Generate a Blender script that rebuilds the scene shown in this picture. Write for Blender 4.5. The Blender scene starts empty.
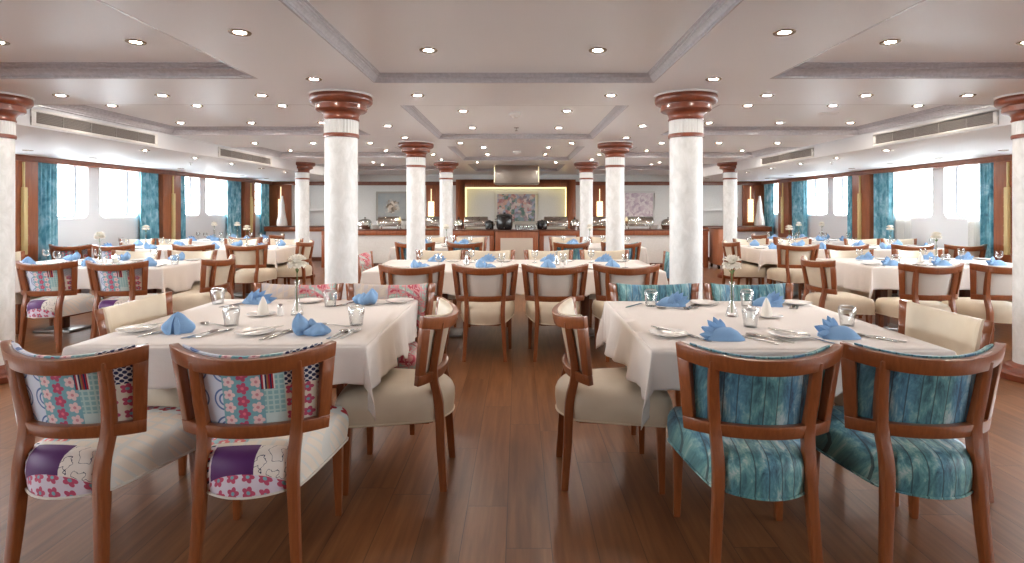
import bpy, bmesh, math, random
from mathutils import Vector, Matrix
random.seed(7)
PI = math.pi
scn = bpy.context.scene
COL = scn.collection
X0 = -0.03                       # room centre line

# ------------------------------------------------------------------ tagging
def tag(o, label=None, cat=None, group=None, kind=None):
    if label: o['label'] = label
    if cat: o['category'] = cat
    if group: o['group'] = group
    if kind: o['kind'] = kind
    return o
def empty(name, loc=(0, 0, 0), rz=0.0):
    o = bpy.data.objects.new(name, None); COL.objects.link(o)
    o.location = loc; o.rotation_euler = (0, 0, rz); o.empty_display_size = .1
    return o
def dup(o, parent=None):
    c = o.copy(); COL.objects.link(c); c.parent = parent
    for k in list(KIDS.get(o.name, [])):
        d = dup(k, c); KIDS.setdefault(c.name, []).append(d)
    return c
KIDS = {}

# ------------------------------------------------------------------ colours / materials
def lin(c):
    f = lambda v: v / 12.92 if v <= .04045 else ((v + .055) / 1.055) ** 2.4
    return tuple(f(v / 255.) for v in c) + (1.,)
class NT:
    def __init__(s, name):
        s.m = bpy.data.materials.new(name); s.m.use_nodes = True
        s.t = s.m.node_tree; s.t.nodes.clear()
        s.out = s.t.nodes.new('ShaderNodeOutputMaterial')
    def n(s, typ, **kw):
        nd = s.t.nodes.new(typ)
        for k, v in kw.items(): setattr(nd, k, v)
        return nd
    def link(s, a, b): s.t.links.new(a, b)
    def put(s, sock, v):
        if isinstance(v, bpy.types.NodeSocket): s.link(v, sock)
        elif v is not None: sock.default_value = v
    def math(s, op, a, b=None, c=None):
        nd = s.n('ShaderNodeMath', operation=op)
        s.put(nd.inputs[0], a)
        if b is not None: s.put(nd.inputs[1], b)
        if c is not None: s.put(nd.inputs[2], c)
        return nd.outputs[0]
    def mix(s, f, a, b):
        nd = s.n('ShaderNodeMix', data_type='RGBA')
        s.put(nd.inputs[0], f); s.put(nd.inputs[6], a); s.put(nd.inputs[7], b)
        return nd.outputs[2]
    def coords(s, kind='Object'):
        return s.n('ShaderNodeTexCoord').outputs[kind]
    def sep(s, v):
        nd = s.n('ShaderNodeSeparateXYZ'); s.link(v, nd.inputs[0]); return nd.outputs
    def comb(s, x=0., y=0., z=0.):
        nd = s.n('ShaderNodeCombineXYZ')
        s.put(nd.inputs[0], x); s.put(nd.inputs[1], y); s.put(nd.inputs[2], z); return nd.outputs[0]
    def mapping(s, v, scale=(1, 1, 1), loc=(0, 0, 0), rot=(0, 0, 0)):
        nd = s.n('ShaderNodeMapping'); s.link(v, nd.inputs[0])
        nd.inputs['Scale'].default_value = scale; nd.inputs['Location'].default_value = loc; nd.inputs['Rotation'].default_value = rot
        return nd.outputs[0]
    def noise(s, v, scale=5., detail=3., rough=.5, dist=0., out=0):
        nd = s.n('ShaderNodeTexNoise'); s.link(v, nd.inputs['Vector'])
        nd.inputs['Scale'].default_value = scale; nd.inputs['Detail'].default_value = detail
        nd.inputs['Roughness'].default_value = rough; nd.inputs['Distortion'].default_value = dist
        return nd.outputs[out]
    def ramp(s, f, stops, interp='LINEAR'):
        nd = s.n('ShaderNodeValToRGB'); s.put(nd.inputs[0], f)
        r = nd.color_ramp; r.interpolation = interp
        while len(r.elements) > 1: r.elements.remove(r.elements[-1])
        r.elements[0].position = stops[0][0]; r.elements[0].color = stops[0][1]
        for p, c in stops[1:]:
            e = r.elements.new(p); e.color = c
        return nd.outputs[0]
    def bsdf(s, col, rough=.5, metal=0., spec=.5, bump=None, bstr=.2, bdist=.01, coat=0., emit=None, estr=0., sheen=0., trans=0., subs=0.):
        b = s.n('ShaderNodeBsdfPrincipled')
        s.put(b.inputs['Base Color'], col); s.put(b.inputs['Roughness'], rough); s.put(b.inputs['Metallic'], metal)
        b.inputs['Specular IOR Level'].default_value = spec
        b.inputs['Coat Weight'].default_value = coat; b.inputs['Coat Roughness'].default_value = .12
        b.inputs['Sheen Weight'].default_value = sheen
        if trans: b.inputs['Transmission Weight'].default_value = trans
        if emit is not None:
            s.put(b.inputs['Emission Color'], emit); b.inputs['Emission Strength'].default_value = estr
        if bump is not None:
            bp = s.n('ShaderNodeBump'); s.put(bp.inputs['Height'], bump)
            bp.inputs['Strength'].default_value = bstr; bp.inputs['Distance'].default_value = bdist
            s.link(bp.outputs[0], b.inputs['Normal'])
        s.link(b.outputs[0], s.out.inputs[0])
        return s.m
    # 2-D pattern helpers (u, v are sockets in metres)
    def cell(s, u, v, size, off=(0., 0.)):
        a = s.math('SUBTRACT', s.math('FRACT', s.math('ADD', s.math('DIVIDE', u, size), off[0])), .5)
        b = s.math('SUBTRACT', s.math('FRACT', s.math('ADD', s.math('DIVIDE', v, size), off[1])), .5)
        return a, b
    def less(s, a, b): return s.math('LESS_THAN', a, b)
    def radius(s, a, b): return s.math('SQRT', s.math('ADD', s.math('MULTIPLY', a, a), s.math('MULTIPLY', b, b)))
    def flower(s, u, v, size, bg, petal, heart, off=(0., 0.), R=.42):
        a, b = s.cell(u, v, size, off)
        r = s.radius(a, b); th = s.math('ARCTAN2', b, a)
        lim = s.math('MULTIPLY_ADD', s.math('ABSOLUTE', s.math('COSINE', s.math('MULTIPLY', th, 2.5))), .4 * R, .6 * R)
        c = s.mix(s.less(r, lim), bg, petal)
        return s.mix(s.less(r, .12), c, heart)
    def dots(s, u, v, size, bg, dot, R=.3):
        a, b = s.cell(u, v, size)
        a2, b2 = s.cell(u, v, size, (.5, .5))
        m = s.math('MAXIMUM', s.less(s.radius(a, b), R), s.less(s.radius(a2, b2), R))
        return s.mix(m, bg, dot)
    def rings(s, u, v, size, bg, ring, off=(0., 0.)):
        a, b = s.cell(u, v, size, off)
        r = s.radius(a, b)
        m = s.math('GREATER_THAN', s.math('SINE', s.math('MULTIPLY', r, 38.)), .35)
        m = s.math('MULTIPLY', m, s.less(r, .5))
        return s.mix(m, bg, ring)
    def grid(s, u, v, size, bg, line, w=.16, off=(0., 0.)):
        a, b = s.cell(u, v, size, off)
        m = s.math('MAXIMUM', s.less(s.math('ABSOLUTE', a), w / 2), s.less(s.math('ABSOLUTE', b), w / 2))
        return s.mix(m, bg, line)
    def stripes(s, u, size, cols):
        f = s.math('FRACT', s.math('DIVIDE', u, size))
        return s.ramp(f, [(i / len(cols), c) for i, c in enumerate(cols)], 'CONSTANT')
    def box(s, u, v, u0, u1, v0, v1):
        m = s.math('MULTIPLY', s.math('GREATER_THAN', u, u0), s.less(u, u1))
        return s.math('MULTIPLY', m, s.math('MULTIPLY', s.math('GREATER_THAN', v, v0), s.less(v, v1)))

def plain(name, c, rough=.5, metal=0., spec=.5, coat=0., sheen=0., bump=0., bscale=60.):
    t = NT(name)
    h = t.noise(t.coords(), bscale, 3) if bump else None
    return t.bsdf(lin(c), rough, metal, spec, h, bump, .004, coat, sheen=sheen)
def noisy(name, c1, c2, scale, rough=.5, metal=0., stretch=(1, 1, 1), spec=.5, coat=0., bump=0., detail=4., dist=0.):
    t = NT(name)
    f = t.noise(t.mapping(t.coords(), stretch), scale, detail, .55, dist)
    col = t.ramp(f, [(.3, lin(c1)), (.7, lin(c2))])
    return t.bsdf(col, rough, metal, spec, f if bump else None, bump, .004, coat)

M = {}
M['wood'] = noisy('cherry_wood', (124, 67, 34), (142, 80, 43), 9, .3, stretch=(9, 9, 1.2), coat=.35, dist=.5)
M['wood_dark'] = noisy('walnut_wood', (84, 42, 24), (112, 60, 36), 9, .36, stretch=(9, 9, 1.2), coat=.3, dist=.6)
M['wood_red'] = noisy('mahogany', (112, 54, 32), (132, 66, 40), 6, .3, stretch=(3, 3, 3), coat=.35, dist=.5)
M['panel_wood'] = noisy('panel_wood', (134, 72, 42), (158, 92, 56), 5, .35, stretch=(7, 7, .7), coat=.25, dist=.5)
M['trim_wood'] = noisy('trim_wood', (116, 64, 44), (136, 80, 55), 5, .35, stretch=(3, 3, 3), coat=.25)
M['ceil'] = plain('ceiling_paint', (245, 248, 252), .34, spec=.5)
M['soffit'] = plain('soffit_gloss_paint', (230, 231, 233), .55, spec=.4)
M['white_wall'] = plain('white_wall_paint', (226, 227, 229), .5)
M['end_wall'] = noisy('end_wall_cover', (220, 219, 214), (228, 227, 223), 30, .55)
M['mould'] = noisy('silver_moulding', (186, 184, 189), (206, 204, 209), 40, .3, metal=.1, dist=.3)
M['white_plastic'] = plain('white_plastic', (232, 230, 226), .4)
M['grille'] = plain('grille_metal', (168, 162, 156), .45, .2)
M['grille_dark'] = plain('grille_shadow', (92, 88, 84), .7)
M['chrome'] = plain('polished_steel', (200, 198, 194), .14, 1.)
M['steel'] = noisy('brushed_steel', (176, 168, 158), (198, 190, 180), 8, .3, 1., stretch=(.6, 8, 40))
M['black'] = plain('black_enamel', (22, 21, 22), .22)
M['porcelain'] = plain('porcelain', (240, 238, 235), .15, coat=.4)
M['paper'] = plain('white_paper_napkin', (238, 232, 222), .8)
M['napkin'] = noisy('blue_napkin_cloth', (122, 161, 204), (142, 178, 216), 300, .85, bump=.25)
M['leaf'] = plain('stem_green', (92, 116, 66), .5)
M['petal'] = noisy('white_petals', (240, 234, 222), (250, 247, 240), 40, .6)
M['white_vase'] = plain('white_glazed_ceramic', (236, 232, 226), .25)
M['shade_gold'] = (lambda t: t.bsdf(lin((198, 180, 132)), .4, .4, emit=lin((255, 222, 150)), estr=.06))(NT('gold_glass'))
M['lit_lamp'] = (lambda t: t.bsdf(lin((250, 240, 210)), .4, emit=lin((255, 236, 180)), estr=.7))(NT('lit_lamp_glass'))
M['gasket'] = plain('window_gasket', (134, 136, 140), .5)
M['led'] = (lambda t: t.bsdf(lin((250, 240, 190)), .4, emit=lin((255, 232, 150)), estr=1.5))(NT('led_strip'))
M['lens'] = (lambda t: t.bsdf(lin((255, 250, 240)), .4, emit=lin((255, 243, 230)), estr=175.))(NT('lamp_lens'))
M['rim'] = plain('lamp_rim', (140, 122, 102), .35, .7)
M['lens_dim'] = (lambda t: t.bsdf(lin((236, 234, 228)), .2, emit=lin((255, 240, 220)), estr=1.2))(NT('lamp_lens_low'))
M['foot'] = plain('steel_glide', (150, 148, 145), .3, 1.)

def fabric_bump(t, size=900.): return t.noise(t.coords(), size, 2)
t = NT('cream_leatherette')
f = t.noise(t.coords(), 6, 3); g = t.noise(t.coords(), 160, 3)
M['cream'] = t.bsdf(t.ramp(f, [(.3, lin((204, 190, 168))), (.7, lin((216, 203, 182)))]), .42, 0, .45, g, .08, .003)
t = NT('pale_grey_cream')
M['cream_grey'] = t.bsdf(lin((214, 208, 200)), .45, 0, .4, t.noise(t.coords(), 160, 3), .08, .003)

# linen tablecloth
t = NT('white_linen')
c = t.coords(); w1 = t.noise(t.mapping(c, (420, 420, 420)), 1, 2); w2 = t.noise(c, 4.5, 4, .6, .4)
h = t.math('ADD', t.math('MULTIPLY', w1, .15), w2)
M['linen'] = t.bsdf(lin((226, 218, 212)), .75, 0, .3, h, .35, .02, sheen=.2)

# column plaster
t = NT('pearl_plaster')
c = t.coords(); f = t.noise(t.mapping(c, (1, 1, .55)), 16, 6, .65, .8); g = t.noise(c, 60, 3)
M['pearl'] = t.bsdf(t.ramp(f, [(.35, lin((218, 219, 217))), (.55, lin((230, 231, 230))), (.7, lin((238, 239, 239)))]), t.ramp(f, [(.3, (.3,)*3 + (1,)), (.7, (.45,)*3 + (1,))]), 0, .5, g, .04, .003)
M['collar'] = plain('silver_white_collar', (212, 212, 210), .3, .2)

# teal plank print
def teal(name, vertical):
    t = NT(name)
    o = t.sep(t.coords())
    u = o[0]; v = t.math('ADD', o[1], o[2])
    k = t.math('FLOOR', t.math('DIVIDE', u, .047))
    p = t.comb(t.math('MULTIPLY', k, 3.7), t.math('MULTIPLY', u, 24.), t.math('MULTIPLY', v, 11.))
    f = t.noise(p, 1.0, 5, .68, .5)
    base = t.ramp(f, [(.3, lin((44, 70, 82))), (.41, lin((70, 116, 124))), (.5, lin((92, 144, 148))), (.57, lin((126, 168, 164))), (.67, lin((184, 196, 194)))])
    hue = t.noise(t.comb(t.math('MULTIPLY', u, 7.), t.math('MULTIPLY', v, 1.5), 3.), 1., 1)
    base = t.mix(t.ramp(hue, [(.46, (0, 0, 0, 1)), (.62, (.7, .7, .7, 1))]), base, t.ramp(f, [(.32, lin((54, 62, 96))), (.5, lin((80, 132, 174))), (.66, lin((164, 192, 206)))]))
    e = t.math('ABSOLUTE', t.math('SUBTRACT', t.math('FRACT', t.math('DIVIDE', u, .047)), .5))
    base = t.mix(t.math('MULTIPLY', t.math('GREATER_THAN', e, .455), .75), base, lin((46, 58, 66)))
    return t.bsdf(base, .5, 0, .4, t.noise(t.coords(), 300, 2), .06, .003, sheen=.1)
M['teal'] = teal('teal_plank_print', True)

W_ = lin((226, 221, 219)); TEALC = lin((124, 172, 184)); PINK = lin((190, 82, 112)); NAVY = lin((40, 48, 84)); PURP = lin((84, 38, 96)); CREAM = lin((224, 214, 200)); RED = lin((170, 42, 56)); ROSE = lin((232, 200, 200))
def patch_back(name, shift):
    t = NT(name)
    o = t.sep(t.coords()); u = t.math('ADD', o[0], shift); v = o[2]
    c = t.rings(u, v, .11, lin((212, 218, 232)), lin((96, 122, 172)), (.05, .35))
    fl = t.flower(u, v, .05, TEALC, PINK, lin((226, 120, 140)), (.4, .1), .48)
    fl = t.mix(t.less(t.math('ABSOLUTE', t.math('SUBTRACT', u, .005)), .025), t.flower(u, v, .05, TEALC, ROSE, lin((206, 140, 150)), (.4, .6), .45), fl)
    c = t.mix(t.box(u, v, -.07, .08, 0, 2), c, fl)
    pl = t.grid(u, v, .02, lin((140, 182, 186)), lin((180, 208, 206)), .3)
    c = t.mix(t.box(u, v, .08, .15, 0, 2), c, t.mix(t.math('GREATER_THAN', v, .655), t.mix(t.less(v, .62), pl, lin((196, 214, 212))), pl))
    st = t.stripes(u, .034, [NAVY, RED, W_, NAVY, lin((150, 110, 70)), RED])
    c = t.mix(t.box(u, v, .07, .118, .715, .80), c, st)
    dt = t.dots(u, v, .022, W_, NAVY, .3)
    fl2 = t.flower(u, v, .05, CREAM, PINK, TEALC, (.1, .4))
    c = t.mix(t.math('GREATER_THAN', u, .15), c, t.mix(t.math('GREATER_THAN', v, .725), fl2, dt))
    return t.bsdf(c, .6, 0, .3, fabric_bump(t, 400), .08, .003)
def patch_seat(name):
    t = NT(name)
    o = t.sep(t.coords()); u = o[0]; v = t.math('ADD', o[1], o[2])   # v runs over the rear edge onto the top
    nz = t.noise(t.coords(), 30, 2)
    c = t.grid(u, v, .05, CREAM, lin((212, 212, 206)), .26)
    c = t.mix(t.math('GREATER_THAN', v, .62), c, t.flower(u, v, .08, lin((208, 218, 216)), RED, TEALC, (.2, .1)))
    c = t.mix(t.box(u, v, -.4, -.02, .31, .42), c, t.flower(u, v, .06, lin((150, 186, 190)), lin((214, 110, 110)), CREAM, (.4, .2)))
    vine = t.math('LESS_THAN', t.math('ABSOLUTE', t.math('SUBTRACT', t.noise(t.coords(), 26, 2), .5)), .014)
    swirl = t.mix(vine, lin((230, 222, 214)), lin((60, 60, 82)))
    c = t.mix(t.box(u, v, .035, .15, -1, .28), c, swirl)
    c = t.mix(t.box(u, v, -.125, .04, .13, .285), c, PURP)
    bl = t.stripes(v, .04, [lin((220, 212, 222)), NAVY, RED, W_])
    bl = t.mix(t.math('GREATER_THAN', t.math('FRACT', t.math('DIVIDE', u, .03)), .55), bl, lin((222, 214, 224)))
    c = t.mix(t.box(u, v, -.185, -.125, -1, .30), c, bl)
    c = t.mix(t.math('LESS_THAN', u, -.185), c, t.dots(u, v, .024, W_, lin((90, 96, 140)), .32))
    c = t.mix(t.box(u, v, -.13, .16, -1, .13), c, t.flower(u, v, .055, lin((216, 208, 222)), PINK, TEALC, (.1, .3)))
    return t.bsdf(c, .55, 0, .3, fabric_bump(t, 400), .08, .003)
def plaid(name):
    t = NT(name)
    o = t.sep(t.coords()); u = o[0]; v = t.math('ADD', o[1], o[2])
    base = t.grid(u, v, .07, lin((214, 200, 184)), lin((196, 186, 184)), .35)
    base = t.grid(u, v, .035, base, lin((206, 190, 176)), .2)
    nz = t.noise(t.comb(t.math('MULTIPLY', u, 9.), t.math('MULTIPLY', v, 22.), 0.), 1., 3, .7)
    pat = t.ramp(nz, [(.3, lin((196, 202, 190))), (.42, lin((156, 180, 172))), (.5, lin((206, 140, 140))), (.57, lin((176, 70, 86))), (.66, lin((222, 190, 184)))], 'CONSTANT')
    pat = t.grid(u, v, .06, pat, lin((190, 132, 140)), .1)
    c = t.mix(t.less(u, .035), base, pat)
    return t.bsdf(c, .6, 0, .3, fabric_bump(t, 400), .08, .003)
M['patch_back'] = patch_back('patchwork_back_print', 0.)
M['patch_back2'] = patch_back('patchwork_back_print_shifted', .018)
M['patch_seat'] = patch_seat('patchwork_seat_print')
M['plaid'] = plaid('beige_and_red_plaid')

# curtain: teal satin with cloudy print
t = NT('teal_satin_curtain')
c = t.coords(); f = t.noise(t.mapping(c, (2.2, 2.2, 1.5)), 3.2, 5, .62, .6)
M['curtain'] = t.bsdf(t.ramp(f, [(.3, lin((52, 112, 134))), (.44, lin((86, 154, 174))), (.56, lin((132, 188, 204))), (.72, lin((196, 224, 234)))]), .42, 0, .5, t.noise(c, 90, 2), .06, .003, sheen=.2)
t = NT('sheer_white_curtain')
d = t.n('ShaderNodeBsdfTranslucent'); d.inputs[0].default_value = (.95, .95, .93, 1)
d2 = t.n('ShaderNodeBsdfDiffuse'); d2.inputs[0].default_value = (.92, .92, .9, 1)
tr = t.n('ShaderNodeBsdfTransparent'); mx = t.n('ShaderNodeMixShader'); mx2 = t.n('ShaderNodeMixShader')
mx.inputs[0].default_value = .5; t.link(d.outputs[0], mx.inputs[1]); t.link(d2.outputs[0], mx.inputs[2])
mx2.inputs[0].default_value = .3; t.link(mx.outputs[0], mx2.inputs[1]); t.link(tr.outputs[0], mx2.inputs[2]); t.link(mx2.outputs[0], t.out.inputs[0])
M['sheer'] = t.m
def glassy(name, tint, gl):
    t = NT(name)
    tr = t.n('ShaderNodeBsdfTransparent'); tr.inputs[0].default_value = tint
    g = t.n('ShaderNodeBsdfGlossy'); g.inputs['Roughness'].default_value = .03
    lw = t.n('ShaderNodeLayerWeight'); lw.inputs[0].default_value = gl
    mx = t.n('ShaderNodeMixShader')
    t.link(lw.outputs['Facing'], mx.inputs[0]); t.link(tr.outputs[0], mx.inputs[1]); t.link(g.outputs[0], mx.inputs[2]); t.link(mx.outputs[0], t.out.inputs[0])
    return t.m
M['pane'] = glassy('window_glass', (.97, .98, .98, 1), .12)
M['glass'] = glassy('table_glass', (.96, .97, .97, 1), .42)

# floor planks running away from the camera
t = NT('floor_planks')
o = t.sep(t.coords()); PW = .185
u = t.math('ADD', o[0], 50.0); k = t.math('FLOOR', t.math('DIVIDE', u, PW))
wn = t.n('ShaderNodeTexWhiteNoise', noise_dimensions='1D'); t.link(k, wn.inputs['W'])
v = t.math('ADD', t.math('ADD', o[1], 40.), t.math('MULTIPLY', wn.outputs[0], 1.3))
j = t.math('FLOOR', t.math('DIVIDE', v, 1.3))
wn2 = t.n('ShaderNodeTexWhiteNoise', noise_dimensions='2D'); t.link(t.comb(k, j, 0.), wn2.inputs['Vector'])
gr = t.noise(t.comb(t.math('MULTIPLY', u, 26.), t.math('MULTIPLY', v, 1.6), t.math('MULTIPLY', wn2.outputs[0], 40.)), 1., 5, .55, .35)
base = t.ramp(gr, [(.25, lin((98, 61, 36))), (.5, lin((122, 79, 48))), (.75, lin((142, 97, 63)))])
tone = t.ramp(wn2.outputs[0], [(0, (.80, .80, .82, 1)), (1, (1.1, 1.08, 1.05, 1))])
mm = t.n('ShaderNodeMix', data_type='RGBA', blend_type='MULTIPLY'); mm.inputs[0].default_value = 1.
t.link(base, mm.inputs[6]); t.link(tone, mm.inputs[7])
fu = t.math('FRACT', t.math('DIVIDE', u, PW)); fv = t.math('FRACT', t.math('DIVIDE', v, 1.3))
seam = t.math('MAXIMUM', t.less(fu, .018), t.less(fv, .0026))
col = t.mix(t.math('MULTIPLY', seam, .75), mm.outputs[2], lin((44, 28, 20)))
rg = .3
M['floor'] = t.bsdf(col, rg, 0, .5, t.math('SUBTRACT', 1., seam), .2, .002)

# paintings
def painting(name, cols, scale, centre=None):
    t = NT(name)
    c = t.coords(); w = t.noise(c, 5, 3, .6, .5, out=1)
    add = t.n('ShaderNodeVectorMath', operation='MULTIPLY_ADD'); t.link(w, add.inputs[0]); add.inputs[1].default_value = (.25, .25, .25); t.link(c, add.inputs[2])
    vo = t.n('ShaderNodeTexVoronoi'); t.link(add.outputs[0], vo.inputs['Vector']); vo.inputs['Scale'].default_value = scale
    s = t.sep(vo.outputs['Color'])
    col = t.ramp(s[0], [(i / len(cols), lin(x)) for i, x in enumerate(cols)], 'CONSTANT')
    f2 = t.noise(c, 14, 4)
    col = t.mix(t.ramp(f2, [(.45, (0, 0, 0, 1)), (.7, (.55, .55, .55, 1))]), col, lin(cols[1]))
    if centre:
        o = t.sep(c)
        r = t.radius(t.math('SUBTRACT', o[0], centre[0]), t.math('SUBTRACT', o[2], centre[1]))
        r = t.math('ADD', r, t.math('MULTIPLY', t.math('SUBTRACT', f2, .5), .35))
        col = t.mix(t.ramp(r, [(centre[2], (0, 0, 0, 1)), (centre[2] + .12, (1, 1, 1, 1))]), col, t.ramp(t.noise(c, 3, 3), [(.3, lin(centre[3])), (.7, lin(centre[4]))]))
    return t.bsdf(col, .6)
M['art_centre'] = painting('floral_painting', [(126, 150, 156), (196, 180, 176), (200, 156, 142), (88, 120, 112), (176, 120, 122), (158, 164, 186), (210, 196, 190), (140, 126, 138)], 11)
M['art_rose'] = painting('rose_painting', [(216, 198, 202), (224, 212, 212), (206, 184, 192), (228, 218, 216), (190, 168, 180)], 16)
M['art_bouquet'] = painting('bouquet_painting', [(206, 190, 170), (222, 212, 196), (150, 130, 110), (190, 170, 150), (120, 104, 88)], 16, (0., .0, .1, (150, 160, 166), (178, 178, 172)))

# ------------------------------------------------------------------ mesh builder
class MB:
    def __init__(s): s.v = []; s.f = []; s.mi = []; s.sm = []
    def add(s, vs, fs, mi=0, sm=False):
        b = len(s.v); s.v += [tuple(p) for p in vs]
        for f in fs: s.f.append([b + i for i in f]); s.mi.append(mi); s.sm.append(sm)
        return s
    def box(s, x0, x1, y0, y1, z0, z1, mi=0):
        vs = [(x, y, z) for z in (z0, z1) for y in (y0, y1) for x in (x0, x1)]
        return s.add(vs, [(0, 2, 3, 1), (4, 5, 7, 6), (0, 1, 5, 4), (2, 6, 7, 3), (0, 4, 6, 2), (1, 3, 7, 5)], mi)
    def loft(s, rings, mi=0, sm=True, cap=True, closed=True):
        n = len(rings[0]); vs = [p for r in rings for p in r]; fs = []
        m = n if closed else n - 1
        for i in range(len(rings) - 1):
            for k in range(m):
                a = i * n + k; b = i * n + (k + 1) % n
                fs.append((a, b, b + n, a + n))
        s.add(vs, fs, mi, sm)
        if cap and closed:
            s.add(rings[0], [tuple(reversed(range(n)))], mi, False)
            s.add(rings[-1], [tuple(range(n))], mi, False)
        return s
    def lathe(s, prof, cx=0, cy=0, n=32, mi=0, sm=True, fn=None):
        rings = []
        for r, z in prof:
            rings.append([(cx + (r * (fn(2 * PI * k / n, z) if fn else 1)) * math.cos(2 * PI * k / n), cy + (r * (fn(2 * PI * k / n, z) if fn else 1)) * math.sin(2 * PI * k / n), z) for k in range(n)])
        return s.loft(rings, mi, sm)
    def tube(s, pts, rad, n=8, mi=0):
        rings = []
        P = [Vector(p) for p in pts]
        for i, p in enumerate(P):
            d = (P[min(i + 1, len(P) - 1)] - P[max(i - 1, 0)]).normalized()
            a = d.orthogonal().normalized() if i == 0 else (a - d * a.dot(d)).normalized()
            b = d.cross(a); r = rad[i] if isinstance(rad, (list, tuple)) else rad
            rings.append([tuple(p + a * r * math.cos(2 * PI * k / n) + b * r * math.sin(2 * PI * k / n)) for k in range(n)])
        return s.loft(rings, mi)
    def bars(s, pts, wx, wy, mi=0):
        """square section carried through points (section lies in xy)"""
        rings = []
        for i, p in enumerate(pts):
            a = wx[i] / 2 if isinstance(wx, (list, tuple)) else wx / 2
            b = wy[i] / 2 if isinstance(wy, (list, tuple)) else wy / 2
            rings.append([(p[0] - a, p[1] - b, p[2]), (p[0] + a, p[1] - b, p[2]), (p[0] + a, p[1] + b, p[2]), (p[0] - a, p[1] + b, p[2])])
        return s.loft(rings, mi, False)
    def patch(s, fn, us, ws, o0, o1, mi=0, sm=True):
        """thickened surface: fn(u, w, off) -> point; each end closed"""
        nu, nw = len(us), len(ws)
        A = [fn(u, w, o0) for w in ws for u in us]; B = [fn(u, w, o1) for w in ws for u in us]
        fs = []
        N = nu * nw
        for j in range(nw - 1):
            for i in range(nu - 1):
                a = j * nu + i
                fs.append((a, a + 1, a + 1 + nu, a + nu)); fs.append((N + a, N + a + nu, N + a + 1 + nu, N + a + 1))
        for i in range(nu - 1):
            fs.append((i, N + i, N + i + 1, i + 1)); a = (nw - 1) * nu + i; fs.append((a, a + 1, N + a + 1, N + a))
        for j in range(nw - 1):
            a = j * nu; fs.append((a, a + nu, N + a + nu, N + a)); a = j * nu + nu - 1; fs.append((a, N + a, N + a + nu, a + nu))
        return s.add(A + B, fs, mi, sm)
    def build(s, name, mats, parent=None, loc=None, bevel=0., seg=2, smooth_angle=None, recalc=True, ang=35):
        me = bpy.data.meshes.new(name)
        me.from_pydata(s.v, [], s.f)
        if not isinstance(mats, (list, tuple)): mats = [mats]
        for m in mats: me.materials.append(m)
        for p, i, sm in zip(me.polygons, s.mi, s.sm): p.material_index = i; p.use_smooth = sm
        bm = bmesh.new(); bm.from_mesh(me)
        bmesh.ops.remove_doubles(bm, verts=bm.verts, dist=1e-5)
        if recalc: bmesh.ops.recalc_face_normals(bm, faces=bm.faces)
        if bevel:
            es = [e for e in bm.edges if len(e.link_faces) == 2 and e.calc_face_angle(0) > math.radians(ang)]
            bmesh.ops.bevel(bm, geom=es, offset=bevel, segments=seg, profile=.5, affect='EDGES', clamp_overlap=True)
        for e in bm.edges:
            if len(e.link_faces) == 2 and e.calc_face_angle(0) > math.radians(40): e.smooth = False
        if bevel:
            for f in bm.faces: f.smooth = True
        bm.to_mesh(me); bm.free(); me.validate()
        o = bpy.data.objects.new(name, me); COL.objects.link(o)
        if parent is not None:
            o.parent = parent; KIDS.setdefault(parent.name, []).append(o)
        if loc: o.location = loc
        return o
def lerp(a, b, t): return a + (b - a) * t
def lins(a, b, n): return [a + (b - a) * i / (n - 1) for i in range(n)]
TR = [0]
def trim_name():
    TR[0] += 1; return 'trim_%d' % TR[0]

# ------------------------------------------------------------------ room shell
HW, YB, YF = 6.8, 15.3, -4.5          # half width, end wall, wall behind the camera
ZC, ZS = 2.29, 2.1                   # ceiling beams, side soffit
XF = 4.29                             # fascia of the soffit
tag(MB().box(-HW - .3 + X0, HW + .3 + X0, YF - .1, YB + .3, -.12, 0).build('floor', M['floor']), 'brown wood plank floor with planks running towards the buffet', kind='structure')

# ceiling with coffers
PER = 3.305
CEN = [(1.665 + k * PER, 4.08 + k * PER) for k in range(-1, 3)] + [(11.58, 13.85)]
SID = [(-1.38, .64), (1.93, 3.95), (4.93, 6.98), (8.36, 10.1), (11.6, 13.4)]
cb = MB()
def strip(x0, x1, cof, e):
    y = YF - .1
    for a, b in cof:
        a0 = max(a, YF)
        cb.box(x0, x1, y, a0, ZC, ZC + .16); cb.box(x0, x1, a0, b, ZC + e, ZC + .16 + e); y = b
    cb.box(x0, x1, y, YB + .1, ZC, ZC + .16)
strip(X0 - 1.02, X0 + 1.02, CEN, .06)
for s_ in (-1, 1):
    xs = sorted((X0 + s_ * 1.02, X0 + s_ * 1.8)); cb.box(xs[0], xs[1], YF - .1, YB + .1, ZC, ZC + .16)
    xs = sorted((X0 + s_ * 1.8, X0 + s_ * XF)); strip(xs[0], xs[1], SID, .09)
tag(cb.build('ceiling', M['ceil']), 'pale ceiling with shallow coffers between flat beams', kind='structure')
def frame_loop(x0, x1, y0, y1, prof):
    mb = MB(); rings = []
    for d, h in prof: rings.append([(x0 + d, y0 + d, h), (x1 - d, y0 + d, h), (x1 - d, y1 - d, h), (x0 + d, y1 - d, h)])
    mb.loft(rings, 0, False, cap=False)
    return mb
P_C = [(0, ZC + .07), (0, ZC + .001), (.004, ZC), (.012, ZC + .001), (.012, ZC + .012), (.018, ZC + .014), (.022, ZC + .024), (.032, ZC + .034), (.04, ZC + .037), (.04, ZC + .046), (.052, ZC + .048), (.052, ZC + .056), (.064, ZC + .0575), (.065, ZC + .064)]
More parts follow.
